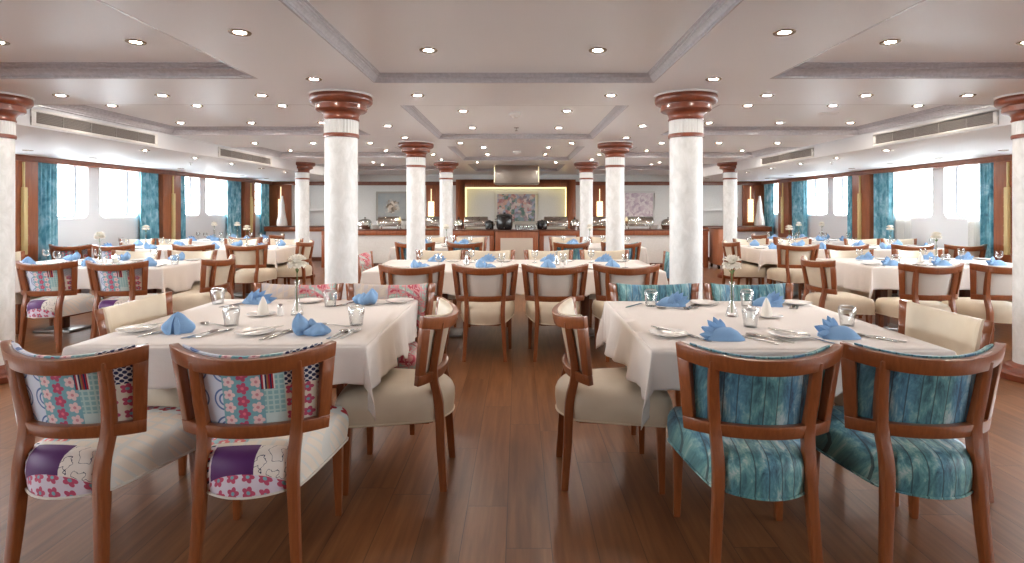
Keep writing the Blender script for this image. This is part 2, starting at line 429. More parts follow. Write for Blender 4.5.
P_S = [(0, ZC + .1), (0, ZC + .001), (.006, ZC), (.02, ZC + .001), (.02, ZC + .018), (.03, ZC + .02), (.036, ZC + .036), (.054, ZC + .052), (.068, ZC + .056), (.068, ZC + .069), (.088, ZC + .072), (.088, ZC + .082), (.108, ZC + .0845), (.11, ZC + .094)]
for a, b in CEN:
    if b > .5: tag(frame_loop(X0 - 1.02, X0 + 1.02, max(a, YF), b, P_C).build(trim_name(), M['mould'], recalc=False), 'grey crown moulding round a centre ceiling coffer', kind='structure')
for s_ in (-1, 1):
    xs = sorted((X0 + s_ * 1.8, X0 + s_ * (XF - .005)))
    for a, b in SID:
        if b > .5: tag(frame_loop(xs[0], xs[1], max(a, YF), b, P_S).build(trim_name(), M['mould'], recalc=False), 'grey crown moulding round a side ceiling coffer', kind='structure')
for s_, nm in ((-1, 'left'), (1, 'right')):
    xs = sorted((X0 + s_ * XF, X0 + s_ * (HW + .3)))
    tag(MB().box(xs[0], xs[1], YF - .1, YB + .1, ZS, ZC + .3).build('ceiling_soffit_' + nm, M['soffit'], bevel=.006), 'glossy white dropped soffit above the side windows', kind='structure')

# side walls with rounded windows, reveals
BAYS = [(-4.2, -1.7), (-1.15, 1.35), (1.9, 4.4), (4.95, 7.3), (7.8, 10.55), (11.1, 13.72), (14.25, 15.3)]
WINS = []
for a, b in BAYS:
    if b - a < 1.5: WINS.append((a + .12, a + .85))
    elif a == 7.8: WINS += [(8.0, 8.9), (9.15, 10.08)]
    elif a == 11.1: WINS += [(11.22, 12.02), (12.26, 13.12)]
    else:
        m = (a + b) / 2; WINS += [(m - 1.02, m - .12), (m + .12, m + 1.02)]
WZ0, WZ1, RAD = 1.22, 2.09, .11
def rrect(y0, y1, z0, z1, r, n=6):
    pts = []
    for cy, cz, a0 in ((y1 - r, z1 - r, 0), (y0 + r, z1 - r, 90), (y0 + r, z0 + r, 180), (y1 - r, z0 + r, 270)):
        for k in range(n + 1):
            a = math.radians(a0 + 90 * k / n); pts.append((cy + r * math.cos(a), cz + r * math.sin(a)))
    return pts
wn_i = 0
for s_, nm in ((-1, 'left'), (1, 'right')):
    X = X0 + s_ * HW; XO = X + s_ * .22
    mb = MB(); ylast = YF
    for y0, y1 in WINS:
        cy0, cy1 = y0 - .03, y1 + .03
        mb.add([(X, ylast, 0), (X, cy0, 0), (X, cy0, ZS), (X, ylast, ZS)], [(0, 1, 2, 3)])
        mb.add([(X, cy0, 0), (X, cy1, 0), (X, cy1, WZ0 - .04), (X, cy0, WZ0 - .04)], [(0, 1, 2, 3)])
        inn = rrect(y0, y1, WZ0, WZ1, RAD); n = len(inn); q = n // 4
        cor = [(cy1, ZS), (cy0, ZS), (cy0, WZ0 - .04), (cy1, WZ0 - .04)]
        out = [cor[i // q] for i in range(n)]
        for i in range(n):
            k = (i + 1) % n
            f = [(X, *inn[i]), (X, *inn[k]), (X, *out[k])]
            if out[i] != out[k]: f.append((X, *out[i]))
            mb.add(f, [tuple(range(len(f)))])
            mb.add([(X, *inn[i]), (X, *inn[k]), (XO, *inn[k]), (XO, *inn[i])], [(0, 1, 2, 3)], 0, True)
        ylast = cy1
    mb.add([(X, ylast, 0), (X, YB, 0), (X, YB, ZS), (X, ylast, ZS)], [(0, 1, 2, 3)])
    tag(mb.build('wall_' + nm, M['white_wall']), 'white side wall with round-cornered windows', kind='structure')
    for y0, y1 in WINS:
        wn_i += 1
        fr = MB(); A = rrect(y0, y1, WZ0, WZ1, RAD); B = rrect(y0 + .034, y1 - .034, WZ0 + .034, WZ1 - .034, RAD - .034)
        fr.loft([[(XO - s_ * .0, *p) for p in A], [(XO - s_ * .03, *p) for p in A], [(XO - s_ * .03, *p) for p in B], [(XO, *p) for p in B]], 0, True, cap=False)
        w = tag(fr.build('window_%d' % wn_i, M['gasket']), 'round-cornered window in the white side wall', kind='structure')
        pn = MB(); pn.add([(XO - s_ * .012, *p) for p in B], [tuple(range(len(B)))])
        pn.build('pane', M['pane'], w)
        # portal for the daylight coming through this opening
        L = bpy.data.lights.new('daylight', 'AREA'); L.shape = 'RECTANGLE'; L.size = y1 - y0; L.size_y = WZ1 - WZ0; L.cycles.is_portal = True
        lo = bpy.data.objects.new('daylight', L); COL.objects.link(lo); lo.location = (XO + s_ * .02, (y0 + y1) / 2, (WZ0 + WZ1) / 2)
        lo.rotation_euler = (PI / 2, 0, PI / 2 * s_)
    # wood: head band and posts
    xs = sorted((X - s_ * .14, X)); tag(MB().box(xs[0], xs[1], YF, YB, 2.02, ZS).build(trim_name(), M['trim_wood'], bevel=.006), 'brown wood head band above the side windows', kind='structure')
    for (a, b), (c, d) in zip(BAYS, BAYS[1:]):
        xs = sorted((X - s_ * .15, X)); 
        tag(MB().box(xs[0], xs[1], b, c, 0, 2.02).build(trim_name(), M['panel_wood'], bevel=.006), 'brown wood post between two window bays', kind='structure')
tag(MB().box(X0 - HW - .3, X0 + HW + .3, YF - .1, YF, 0, 2.5).build('wall_rear', M['end_wall']), 'plain pale wall at the near end of the room', kind='structure')
# end wall with niche
NX0, NX1, NZ1 = -1.45, 1.33, 1.955
mb = MB()
mb.box(X0 - HW - .3, NX0, YB, YB + .15, 0, 2.5); mb.box(NX1, X0 + HW + .3, YB, YB + .15, 0, 2.5); mb.box(NX0, NX1, YB, YB + .15, NZ1, 2.5)
mb.box(NX0 - .2, NX1 + .2, YB + .30, YB + .4, 0, 2.5)
mb.box(NX0 - .2, NX0 - .1, YB + .14, YB + .31, 0, 2.5); mb.box(NX1 + .1, NX1 + .2, YB + .14, YB + .31, 0, 2.5); mb.box(NX0 - .15, NX1 + .15, YB + .14, YB + .31, NZ1 + .1, 2.5); mb.box(NX0 - .15, NX1 + .15, YB + .14, YB + .31, -.1, 0)
tag(mb.build('wall_end', M['end_wall']), 'pale end wall with a lit central niche behind the buffet', kind='structure')
mb = MB(); mb.box(NX0 - .24, NX0, YB - .07, YB + .02, 0, NZ1 + .2); mb.box(NX1, NX1 + .24, YB - .07, YB + .02, 0, NZ1 + .2); mb.box(NX0, NX1, YB - .07, YB + .02, NZ1, NZ1 + .2)
tag(mb.build(trim_name(), M['panel_wood'], bevel=.004), 'wide wood surround of the central niche', kind='structure')
for a, b in ((X0 - HW, NX0 - .24), (NX1 + .24, X0 + HW)):
    tag(MB().box(a, b, YB - .05, YB, 2.0, 2.1).build(trim_name(), M['trim_wood'], bevel=.004), 'brown wood band along the top of the end wall', kind='structure')
for a, b in ((-6.78, -6.18), (6.12, 6.72), (-2.5, -2.1), (2.04, 2.44)):
    tag(MB().box(a, b, YB - .06, YB, 0, 2.0).build(trim_name(), M['panel_wood'], bevel=.004), 'wood panel on the end wall carrying a lamp', kind='structure')
led = MB(); led.box(NX0 + .02, NX1 - .02, YB + .16, YB + .18, NZ1 - .03, NZ1 - .01); led.box(NX0 + .005, NX0 + .025, YB + .16, YB + .18, .95, NZ1 - .02); led.box(NX1 - .025, NX1 - .005, YB + .16, YB + .18, .95, NZ1 - .02)
o = empty('niche_light', (0, 0, 0)); tag(o, 'warm light strip glowing round the inside of the central niche', 'light')
led.v = [p for p in led.v]; led.build('light_strip', M['led'], o)

# ------------------------------------------------------------------ columns
def column(x, y, label):
    r = empty('column', (x, y, 0)); r.scale = (.965, .965, 1); tag(r, label, 'column', 'white round columns with wood capitals', 'thing')
    MB().lathe([(.245, 0), (.25, .012), (.25, .05), (.235, .062), (.2, .07), (.19, .1), (.165, .115), (.138, .125)], n=48).build('base', M['wood_red'], r)
    MB().lathe([(.1335, .11), (.1335, ZC - 0.3384)], n=48).build('shaft', M['pearl'], r)
    MB().lathe([(.134, ZC - 0.3478), (.143, ZC - 0.3459), (.146, ZC - 0.3309), (.143, ZC - 0.3158), (.134, ZC - 0.3140)], n=48).build('ring', M['wood_red'], r)
    fl = lambda a, z: 1 - .035 * (.5 + .5 * math.cos(a * 32))
    MB().lathe([(.139, ZC - 0.3158), (.139, ZC - 0.2087)], n=320, fn=fl).build('collar', M['collar'], r)
    MB().lathe([(.13, ZC - 0.2087), (.143, ZC - 0.2087), (.146, ZC - 0.1993), (.142, ZC - 0.1908), (.139, ZC - 0.1842), (.142, ZC - 0.1654), (.152, ZC - 0.1504), (.17, ZC - 0.1391), (.196, ZC - 0.1335),
                (.206, ZC - 0.1260), (.208, ZC - 0.1109), (.204, ZC - 0.0921), (.206, ZC - 0.0827), (.222, ZC - .08), (.243, ZC - .07), (.254, ZC - .056), (.255, ZC - .03), (.25, ZC - .012), (.2, ZC - .008)], n=64).build('capital', M['wood_red'], r)
    MB().lathe([(.258, ZC - .013), (.258, ZC)], n=64).build('capital_plate', M['white_plastic'], r)
CX = -.035
RY = [4.525, 7.83, 11.13]
column(CX - 1.392, RY[0], 'white column directly behind the table with patchwork chairs')
column(CX + 1.392, RY[0], 'white column directly behind the table with teal chairs at its front')
column(CX - 1.392, RY[1], 'slimmer-looking white column left of the aisle, at the far side of the long centre table')
column(CX + 1.392, RY[1], 'slimmer-looking white column right of the aisle, at the far side of the long centre table')
column(CX - 1.392, RY[2], 'white column close before the buffet, beside the left end of the niche')
column(CX + 1.392, RY[2], 'white column close before the buffet, beside the right end of the niche')
column(CX - 4.2, RY[0], 'white column cut off by the left picture edge, with round wood base')
column(CX + 4.2, RY[0], 'white column cut off by the right picture edge, with round wood base')
column(CX - 4.25, RY[2], 'far white column standing alone before the left corner of the end wall')
column(CX + 4.25, RY[2], 'far white column standing alone before the right corner of the end wall')

# ------------------------------------------------------------------ ceiling lights
ORD = ['first', 'second', 'third', 'fourth', 'fifth', 'sixth']
LR = {-1: 'left', 1: 'right'}
lamp0 = empty('recessed_downlight')
MB().loft([[(r * math.cos(2 * PI * k / 24), r * math.sin(2 * PI * k / 24), z) for k in range(24)] for r, z in ((.056, 0), (.054, -.005), (.047, -.007), (.03, -.0022), (.029, .0))], cap=False).build('rim', M['rim'], lamp0)
MB().loft([[(r * math.cos(2 * PI * k / 20), r * math.sin(2 * PI * k / 20), z) for k in range(20)] for r, z in ((.03, -.0018), (.02, -.0035), (.004, -.004))]).build('lens', M['lens'], lamp0)
lamp_n = 0
lampd = empty('recessed_downlight')
for k_ in KIDS[lamp0.name]:
    c_ = k_.copy(); COL.objects.link(c_); c_.parent = lampd; KIDS.setdefault(lampd.name, []).append(c_)
    if c_.name.startswith('lens'): c_.data = k_.data.copy(); c_.data.materials[0] = M['lens_dim']
dim_n = 0
def light(x, y, z, label, group, dim=False):
    global lamp_n, dim_n
    if dim:
        o = lampd if dim_n == 0 else dup(lampd); dim_n += 1; lamp_n -= 1
    else: o = lamp0 if lamp_n == 0 else dup(lamp0)
    lamp_n += 1
    o.location = (x, y, z); tag(o, label, 'ceiling light', group)
rowname = ['nearest', 'next nearest', 'middle', 'next farthest', 'farthest']
for r, y in enumerate((1.2, 4.52, 7.84, 11.12)):
    if r == 0: continue
    for s_ in (-1, 1):
        for q, (x, w) in enumerate(((.78, 'on the centre span'), (2.04, 'inner one on the side span'), (2.84, 'middle one on the side span'), (3.66, 'outer one on the side span'))):
            light(X0 + s_ * x, y, ZC, f'round downlight on the {ORD[r-1]} cross beam, {LR[s_]} half, {w}', 'downlights in the cross beams')
for s_ in (-1, 1):
    for i, y in enumerate((2.9, 3.95, 5.15, 6.2, 7.23, 8.45, 9.5, 10.5, 11.85, 12.9)):
        light(X0 + s_ * (1.41 if abs(y - 7.23) > .1 else 1.43), y, ZC, f'round downlight along the {LR[s_]} lengthwise beam, number {i + 1} from the camera', 'downlights along the lengthwise beams')
for i, ys in enumerate(((3.44,), (5.6, 6.76), (8.96, 10.1), (12.0, 13.3))):
    for j, y in enumerate(ys):
        for s_ in (-1, 1):
            light(X0 + s_ * .52, y, ZC + .06, f'round downlight in the {ORD[i]} centre coffer, {"far" if j == len(ys) - 1 and j else "near"} row, {LR[s_]} of two', 'downlights in the centre coffers')
for i, ys in enumerate(((3.37,), (5.46, 6.57), (8.95, 9.75), (12.0, 12.9))):
    for j, y in enumerate(ys):
        for s_ in (-1, 1):
            for x, w in ((2.27, 'inner'), (3.1, 'middle'), (3.93, 'outer')):
                if i == 0 and w == 'outer': continue
                light(X0 + s_ * x, y, ZC + .09, f'round downlight in the {ORD[i]} {LR[s_]} coffer, {"far" if j else "near"} row, {w} one', 'downlights in the side coffers')
for s_ in (-1, 1):
    for i, y in enumerate((6.98, 8.06, 9.1, 10.15, 11.2, 12.4, 13.6)):
        for x, w in ((4.62, 'near the fascia'), (6.08, 'near the windows')):
            light(X0 + s_ * x, y, ZS, f'small downlight in the {LR[s_]} soffit, number {i + 1} from the camera, {w}', 'downlights in the window soffits', w == 'near the windows')

# air vents on the fascias
for s_ in (-1, 1):
    for y0, y1, w in ((4.96, 6.7, 'nearer long'), (8.06, 9.8, 'farther')):
        x = X0 + s_ * XF
        r = empty('air_vent', (x, (y0 + y1) / 2, 2.19)); tag(r, f'{w} grey slatted air vent in white frame on the {LR[s_]} fascia', 'air vent', 'air vents on the fascias')
        hl = (y1 - y0) / 2; q = -s_
        xs = sorted((0, q * .012))
        m = MB(); m.box(*xs, -hl, hl, -.075, -.05); m.box(*xs, -hl, hl, .05, .075); m.box(*xs, -hl, -hl + .05, -.05, .05); m.box(*xs, hl - .05, hl, -.05, .05); m.build('frame', M['white_plastic'], r, bevel=.002)
        xs = sorted((0, q * .003)); MB().box(*xs, -hl + .05, hl - .05, -.05, .05).build('backing', M['grille_dark'], r)
        m = MB()
        for k in range(7):
            z = -.043 + k * .0145; m.add([(q * .003, -hl + .05, z), (q * .003, hl - .05, z), (q * .012, hl - .05, z + .009), (q * .012, -hl + .05, z + .009), (q * .003, -hl + .05, z + .0025), (q * .003, hl - .05, z + .0025), (q * .012, hl - .05, z + .0115), (q * .012, -hl + .05, z + .0115)], [(0, 1, 2, 3), (4, 7, 6, 5), (0, 4, 5, 1), (3, 2, 6, 7), (0, 3, 7, 4), (1, 5, 6, 2)])
        for k in range(1, 5):
            y = -hl + 2 * hl * k / 5; xs2 = sorted((0, q * .013)); m.box(*xs2, y - .004, y + .004, -.05, .05)
        m.build('grille', M['grille'], r)
# detectors, speakers, sprinklers
def detector(x, y, z, label, sprinkler=False):
    o = MB()
    if sprinkler: o.lathe([(.03, 0), (.03, -.006), (.008, -.01), (.007, -.035), (.02, -.037), (.02, -.04), (.001, -.041)], n=16)
    else: o.lathe([(.062, 0), (.062, -.02), (.05, -.034), (.03, -.038), (.028, -.05), (.001, -.052)], n=24)
    r = o.build('ceiling_sprinkler' if sprinkler else 'smoke_detector', M['chrome'] if sprinkler else M['white_plastic'], loc=(x, y, z)); tag(r, label, 'sprinkler' if sprinkler else 'smoke detector')
detector(-.03, 5.72, ZC + .06, 'small white smoke detector in the second centre coffer')
detector(-.02, 6.75, ZC + .06, 'thin sprinkler head in the second centre coffer', True)
detector(-.02, 9.6, ZC + .06, 'small white smoke detector in the third centre coffer')
detector(-5.2, 8.9, ZS, 'sprinkler head under the left window soffit', True)
detector(4.9, 8.75, ZS, 'sprinkler head under the right window soffit', True)
for x, y, w in ((3.28, 5.92, 'right'), (-2.3, 9.3, 'left')):
    m = MB(); m.lathe([(.1, 0), (.1, -.006), (.09, -.01), (.085, -.006), (.001, -.005)], n=32)
    tag(m.build('ceiling_speaker', M['ceil'], loc=(x, y, ZC + .09)), f'flat round speaker in a {w} side coffer of the ceiling', 'speaker')

# ------------------------------------------------------------------ curtains
def curtain(s_, y0, y1, label, mat='curtain', name='curtain', taper=0., x=None):
    X = X0 + s_ * (HW - .06 if x is None else x); m = MB()
    n = 56; rings = []
    zs = [2.03, 1.9, 1.6, 1.2, .8, .4, .05]
    pl = max(3, round((y1 - y0) / .085)); L = y1 - y0
    def row(z, off):
        k = (2.03 - z) / 2.0
        r = []
        for i in range(n + 1):
            u = i / n
            yy = lerp(y0, y1 + taper * k, u)
            a = .026 * (1 + .25 * math.sin(3.1 * u + 2)) * math.sin(2 * PI * pl * u + .5 * k) + .01 * math.sin(2 * PI * pl * 2.3 * u + 1 + 2 * k)
            r.append((X + a + off, yy, z))
        return r
    for z in zs: rings.append(row(z, -.003) + list(reversed(row(z, .003))))
    m.loft(rings, 0, True)
    tag(m.build(name, M[mat]), label, 'curtain', 'teal window curtains' if mat == 'curtain' else 'sheer white curtains')
for s_ in (-1, 1):
    w = LR[s_]
    curtain(s_, 7.8, 8.24 if s_ < 0 else 8.12, f'teal satin curtain at the camera-side end of the {w} nearest visible window bay')
    curtain(s_, 10.02, 10.54, f'teal satin curtain at the far end of the {w} nearest visible window bay')
    curtain(s_, 11.12, 11.38, f'narrow teal curtain at the near end of the second {w} window bay')
    curtain(s_, 13.02, 13.7, f'teal curtain at the far end of the second {w} window bay')
    curtain(s_, 14.72, 15.22, f'teal curtain gathered in the {w} back corner of the room')
curtain(1, 9.62, 10.0, 'sheer white curtain beside the teal curtain in the right nearest bay', 'sheer', 'sheer_curtain', x=HW - .02)
curtain(1, 8.16, 8.38, 'narrow sheer white curtain at the near end of the right window bay', 'sheer', 'sheer_curtain', x=HW - .02)

# sconces on posts and end-wall panels
def sconce(x, y, nx, ny, label, mat='shade_gold', zb=.75, zm=1.66, zt=2.0, w=.03):
    r = empty('wall_sconce', (x, y, 0), math.atan2(ny, nx) - PI / 2); tag(r, label, 'wall lamp', 'tall stick wall lamps')
    m = MB(); m.box(-.009, .009, .0, .03, zm, zt); m.build('stem', M[mat], r, bevel=.003)
    m = MB(); m.box(-w, w, .0, .05, zb, zm); m.build('lamp_shade', M[mat], r, bevel=.008)
    m = MB()
    for k in range(1, 7): z = lerp(zb, zm, k / 7); m.box(-w - .003, w + .003, .0, .053, z - .004, z + .004)
    m.build('bands', M[mat], r)
for s_ in (-1, 1):
    xw = X0 + s_ * (HW - .15)
    for y, d in ((7.55, 'first'), (10.82, 'second'), (13.98, 'third')):
        sconce(xw, y, -s_, 0, f'tall gold stick lamp on the {d} wood post of the {LR[s_]} wall')
sconce(-2.36, YB - .06, 0, -1, 'lit stick lamp on the wood panel left of the central niche', 'lit_lamp', 1.02, 1.56, 1.9, .08)
sconce(2.22, YB - .06, 0, -1, 'lit stick lamp on the wood panel right of the central niche', 'lit_lamp', 1.02, 1.56, 1.9, .08)
sconce(-6.45, YB - .06, 0, -1, 'lit stick lamp in the left back corner above the tall white vase', 'lit_lamp', 1.0, 1.62, 1.96, .06)
sconce(6.32, YB - .06, 0, -1, 'lit stick lamp in the right back corner beside the tall white vase', 'lit_lamp', 1.0, 1.62, 1.96, .07)

# paintings
def art(x, z, w, h, mat, frame, y, label, fw=.05):
    r = empty('painting', (x, y, z)); tag(r, label, 'painting')
    m = MB(); a, b = w / 2, h / 2
    m.box(-a, a, -.035, 0, b - fw, b); m.box(-a, a, -.035, 0, -b, -b + fw); m.box(-a, -a + fw, -.035, 0, -b + fw, b - fw); m.box(a - fw, a, -.035, 0, -b + fw, b - fw)
    m.build('frame', frame, r, bevel=.004)
    MB().box(-a + fw, a - fw, -.02, -.004, -b + fw, b - fw).build('canvas', mat, r)
art(-.05, 1.39, 1.2, .9, M['art_centre'], plain('silver_leaf_frame', (214, 210, 200), .4, .3), YB + .3, 'colourful floral painting in silver frame in the central niche', .075)
art(-3.44, 1.43, .86, .8, M['art_bouquet'], plain('painting_grey_frame', (170, 166, 156), .5), YB, 'grey painting of a pale bouquet on the end wall')
art(3.3, 1.44, .86, .8, M['art_rose'], plain('painting_white_frame', (214, 210, 206), .5), YB, 'pink abstract painting on the end wall')

# hood above the buffet
r = empty('extractor_hood', (0, 12.2, 1.9)); tag(r, 'brushed steel box hood hanging from the ceiling over the buffet', 'hood')
MB().box(-.52, .46, -.28, .28, .0, ZC - 1.9).build('body', M['steel'], r, bevel=.02)
for x in (-.5, .44): MB().box(x - .006, x + .006, -.285, -.279, .03, .36).build('light_strip', M['lit_lamp'], r)
MB().box(-.48, .42, -.24, .24, -.01, 0).build('filter', M['grille'], r)

# ------------------------------------------------------------------ buffet
BH = .88
def counter(x0, x1, y0, y1, label, panel='white_wall', posts=True, h=BH):
    r = empty('buffet_counter', ((x0 + x1) / 2, (y0 + y1) / 2, 0)); tag(r, label, 'buffet counter', 'buffet counter units')
    a = (x1 - x0) / 2; b = (y1 - y0) / 2
    m = MB(); m.box(-a + .03, a - .03, -b + .05, b, 0.1, h - .12); m.build('body', M[panel], r)
    m = MB(); m.box(-a, a, -b, b, h - .13, h - .02); m.build('top_band', M['panel_wood'], r, bevel=.006)
    MB().box(-a - .01, a + .01, -b - .02, b + .01, h - .02, h).build('worktop', M['wood_dark'], r, bevel=.006)
    MB().box(-a + .05, a - .05, -b + .06, b - .02, 0, .1).build('plinth', M['wood_dark'], r)
    if posts:
        for s_ in (-1, 1): MB().box(s_ * a - (.11 if s_ > 0 else 0), s_ * a + (.11 if s_ < 0 else 0), -b + .005, b - .005, 0.0, h - .13).build('end_post', M['panel_wood'], r, bevel=.005)
counter(-4.55, -1.5, 12.95, 13.7, 'long wood-topped buffet counter with grey front left of the niche', 'end_wall')
counter(1.45, 4.4, 12.95, 13.7, 'long wood-topped buffet counter with grey front right of the niche', 'end_wall')
counter(-1.49, -.54, 12.75, 13.55, 'short white-fronted buffet counter section left of the coffee station')
counter(.48, 1.44, 12.75, 13.55, 'short white-fronted buffet counter section right of the coffee station')
# protruding coffee station: splayed front
r = empty('coffee_station', (-.03, 12.9, 0)); tag(r, 'projecting wood counter section with framed beige panel carrying the black urn', 'buffet counter', 'buffet counter units')
def prism(m, pts, z0, z1): m.loft([[(x, y, z0) for x, y in pts], [(x, y, z1) for x, y in pts]], 0, False)
m = MB(); prism(m, [(-.48, -.42), (.48, -.42), (.5, .5), (-.5, .5)], 0, BH - .02); m.build('body', M['panel_wood'], r, bevel=.006)
m = MB(); prism(m, [(-.5, -.46), (.5, -.46), (.5, .5), (-.5, .5)], BH - .02, BH); m.build('worktop', M['wood_dark'], r, bevel=.005)
MB().box(-.36, .36, -.43, -.41, .08, BH - .17).build('front_panel', plain('beige_panel', (198, 186, 172), .5), r, bevel=.004)
# wall sideboards in the corners
for s_ in (-1, 1):
    x0, x1 = sorted((s_ * 4.75, s_ * 6.6))
    counter(x0, x1, 14.55, 15.2, f'low sideboard with wood top and white front in the {LR[s_]} back corner', 'white_wall', False, .9)
def trolley(x, y, label):
    r = empty('service_trolley', (x, y, 0)); tag(r, label, 'cabinet')
    MB().box(-.11, .11, -.3, .3, .09, .9).build('body', noisy('trolley_wood', (164, 104, 74), (184, 122, 90), 6, .35, stretch=(6, 6, .7)), r, bevel=.008)
    MB().box(-.13, .13, -.32, .32, .9, .93).build('top', M['wood_dark'], r, bevel=.005)
    for sx in (-1, 1):
        for sy in (-1, 1):
            m = MB(); m.loft([[(sx * .08 + ox, sy * .24 + .045 * math.cos(2 * PI * k / 16), .045 + .045 * math.sin(2 * PI * k / 16)) for k in range(16)] for ox in (-.015, .015)]); m.build('caster', M['black'], r)
trolley(4.62, 12.9, 'narrow wooden cabinet on castors at the right end of the buffet')
# vases on the sideboards
for x, y, l in ((-6.3, 14.95, 'tall white bottle-shaped vase on the left corner sideboard'), (6.45, 14.95, 'tall white bottle-shaped vase on the right corner sideboard')):
    tag(MB().lathe([(.001, .9), (.12, .9), (.14, .92), (.13, 1.02), (.105, 1.14), (.08, 1.26), (.07, 1.36), (.066, 1.46), (.05, 1.56), (.035, 1.62), (.03, 1.68), (.034, 1.7), (.001, 1.7)], n=28).build('floor_vase', M['white_vase'], loc=(x, y, 0)), l, 'vase')
for x, l in ((5.78, 'first from the vase'), (5.66, 'second from the vase')):
    tag(MB().lathe([(.001, .9), (.035, .9), (.036, .905), (.036, 1.1), (.014, 1.16), (.013, 1.24), (.016, 1.245), (.001, 1.25)], n=16).build('bottle', glassy('bottle_glass' + l[0], (.5, .45, .3, 1), .4), loc=(x, 14.8, 0)), 'tall bottle standing on the right corner sideboard, ' + l, 'bottle')
# wall shelf
for x0, x1, l in ((-5.7, -4.9, 'left'), (4.95, 5.7, 'right')):
    tag(MB().box(x0, x1, YB - .16, YB, 1.3, 1.36).build('wall_shelf', M['white_plastic'], bevel=.005), f'white wall shelf on the {l} part of the end wall', 'shelf')

def chafer(x, y, label, w=.56, d=.36):
    r = empty('chafing_dish', (x, y, BH)); tag(r, label, 'chafing dish', 'steel chafing dishes on the buffet')
    m = MB(); a, b = w / 2, d / 2
    m.box(-a, a, -b, b, .12, .15)
    for sx in (-1, 1):
        for sy in (-1, 1): m.bars([(sx * (a - .02), sy * (b - .02), 0), (sx * (a - .02), sy * (b - .02), .12)], .022, .022)
    m.build('stand', M['chrome'], r, bevel=.003)
    MB().box(-a + .02, a - .02, -b + .02, b - .02, .07, .12).build('water_pan', M['chrome'], r, bevel=.006)
    rings = []
    for i in range(9):
        th = PI * i / 8
        yy = -b * .97 * math.cos(th); zz = .15 + .15 * math.sin(th)
        rings.append([(-a * .97, yy, zz), (a * .97, yy, zz)])
    m = MB(); m.loft(rings, 0, True, cap=False, closed=False)
    m.add([(-a * .97, p[0][1], p[0][2]) for p in rings], [tuple(range(9))]); m.add([(a * .97, p[0][1], p[0][2]) for p in rings], [tuple(range(9))])
    m.build('lid', M['chrome'], r)
    MB().tube([(-.09, -b * .8, .27), (-.09, -b - .02, .285), (.09, -b - .02, .285), (.09, -b * .8, .27)], .009).build('handle', M['chrome'], r)
def dome(x, y, label, z=BH, R=.17):
    r = empty('round_chafing_dish', (x, y, z)); tag(r, label, 'chafing dish', 'round steel serving domes on the buffet')
    MB().lathe([(.001, 0), (R * .8, 0), (R * .85, .02), (R * .9, .06), (R, .09), (R * 1.04, .1), (.001, .1)], n=28).build('base', M['chrome'], r)
    MB().lathe([(R, .1), (R * .97, .14), (R * .85, .19), (R * .6, .225), (R * .25, .24), (.001, .243)], n=28).build('lid', M['chrome'], r)
    MB().lathe([(.008, .24), (.008, .26), (.02, .268), (.018, .28), (.001, .285)], n=12).build('knob', M['black'], r)
def pot(x, y, R, H, label):
    r = empty('coffee_urn' if R > .14 else 'black_pot', (x, y, BH)); tag(r, label, 'urn' if R > .14 else 'pot')
    MB().lathe([(.001, 0), (R * .8, 0), (R * .95, H * .12), (R, H * .3), (R * .98, H * .6), (R * .9, H * .74), (.001, H * .74)], n=28).build('body', M['black'], r)
    MB().lathe([(R * .94, H * .73), (R * .98, H * .76), (R * .95, H * .84), (R * .6, H * .93), (.001, H * .94)], n=28).build('lid', M['black'], r)
    MB().lathe([(.012, H * .93), (.03, H * .96), (.026, H), (.001, H)], n=14).build('knob', M['black'], r)
    for s_ in (-1, 1): MB().tube([(s_ * R * .93, 0, H * .62), (s_ * R * 1.15, 0, H * .62), (s_ * R * 1.15, 0, H * .45), (s_ * R * .97, 0, H * .45)], .012).build('handle', M['chrome'], r)
    MB().tube([(0, -R * .9, H * .15), (0, -R * 1.2, H * .15), (0, -R * 1.22, H * .1)], .012).build('tap', M['chrome'], r)
chafer(-3.05, 13.3, 'rectangular steel chafing dish on the long counter under the bouquet painting', .5)
chafer(-2.1, 13.3, 'rectangular steel chafing dish on the long counter before the lit stick lamp, left side')
chafer(-.98, 13.15, 'rectangular steel chafing dish on the short counter left of the black urn')
chafer(.88, 13.15, 'rectangular steel chafing dish on the short counter right of the black urn')
chafer(2.0, 13.3, 'rectangular steel chafing dish before the lit stick lamp on the right counter')
chafer(2.88, 13.3, 'rectangular steel chafing dish on the long counter under the pink painting', .62)
dome(-3.62, 13.25, 'round steel serving dome at the outer part of the left counter')
dome(3.55, 13.25, 'round steel serving dome at the outer part of the right counter')
dome(-1.38, 13.05, 'small round steel dish between left short counter and column', R=.11)
dome(1.32, 13.05, 'small round steel dish between right short counter and column', R=.11)
pot(-.31, 12.85, .19, .4, 'big black coffee urn on the projecting counter before the floral painting')
pot(-.66, 12.95, .1, .22, 'small black lidded pot left of the big black urn')
pot(.56, 12.95, .12, .23, 'small black round pot right of the glasses on the buffet')

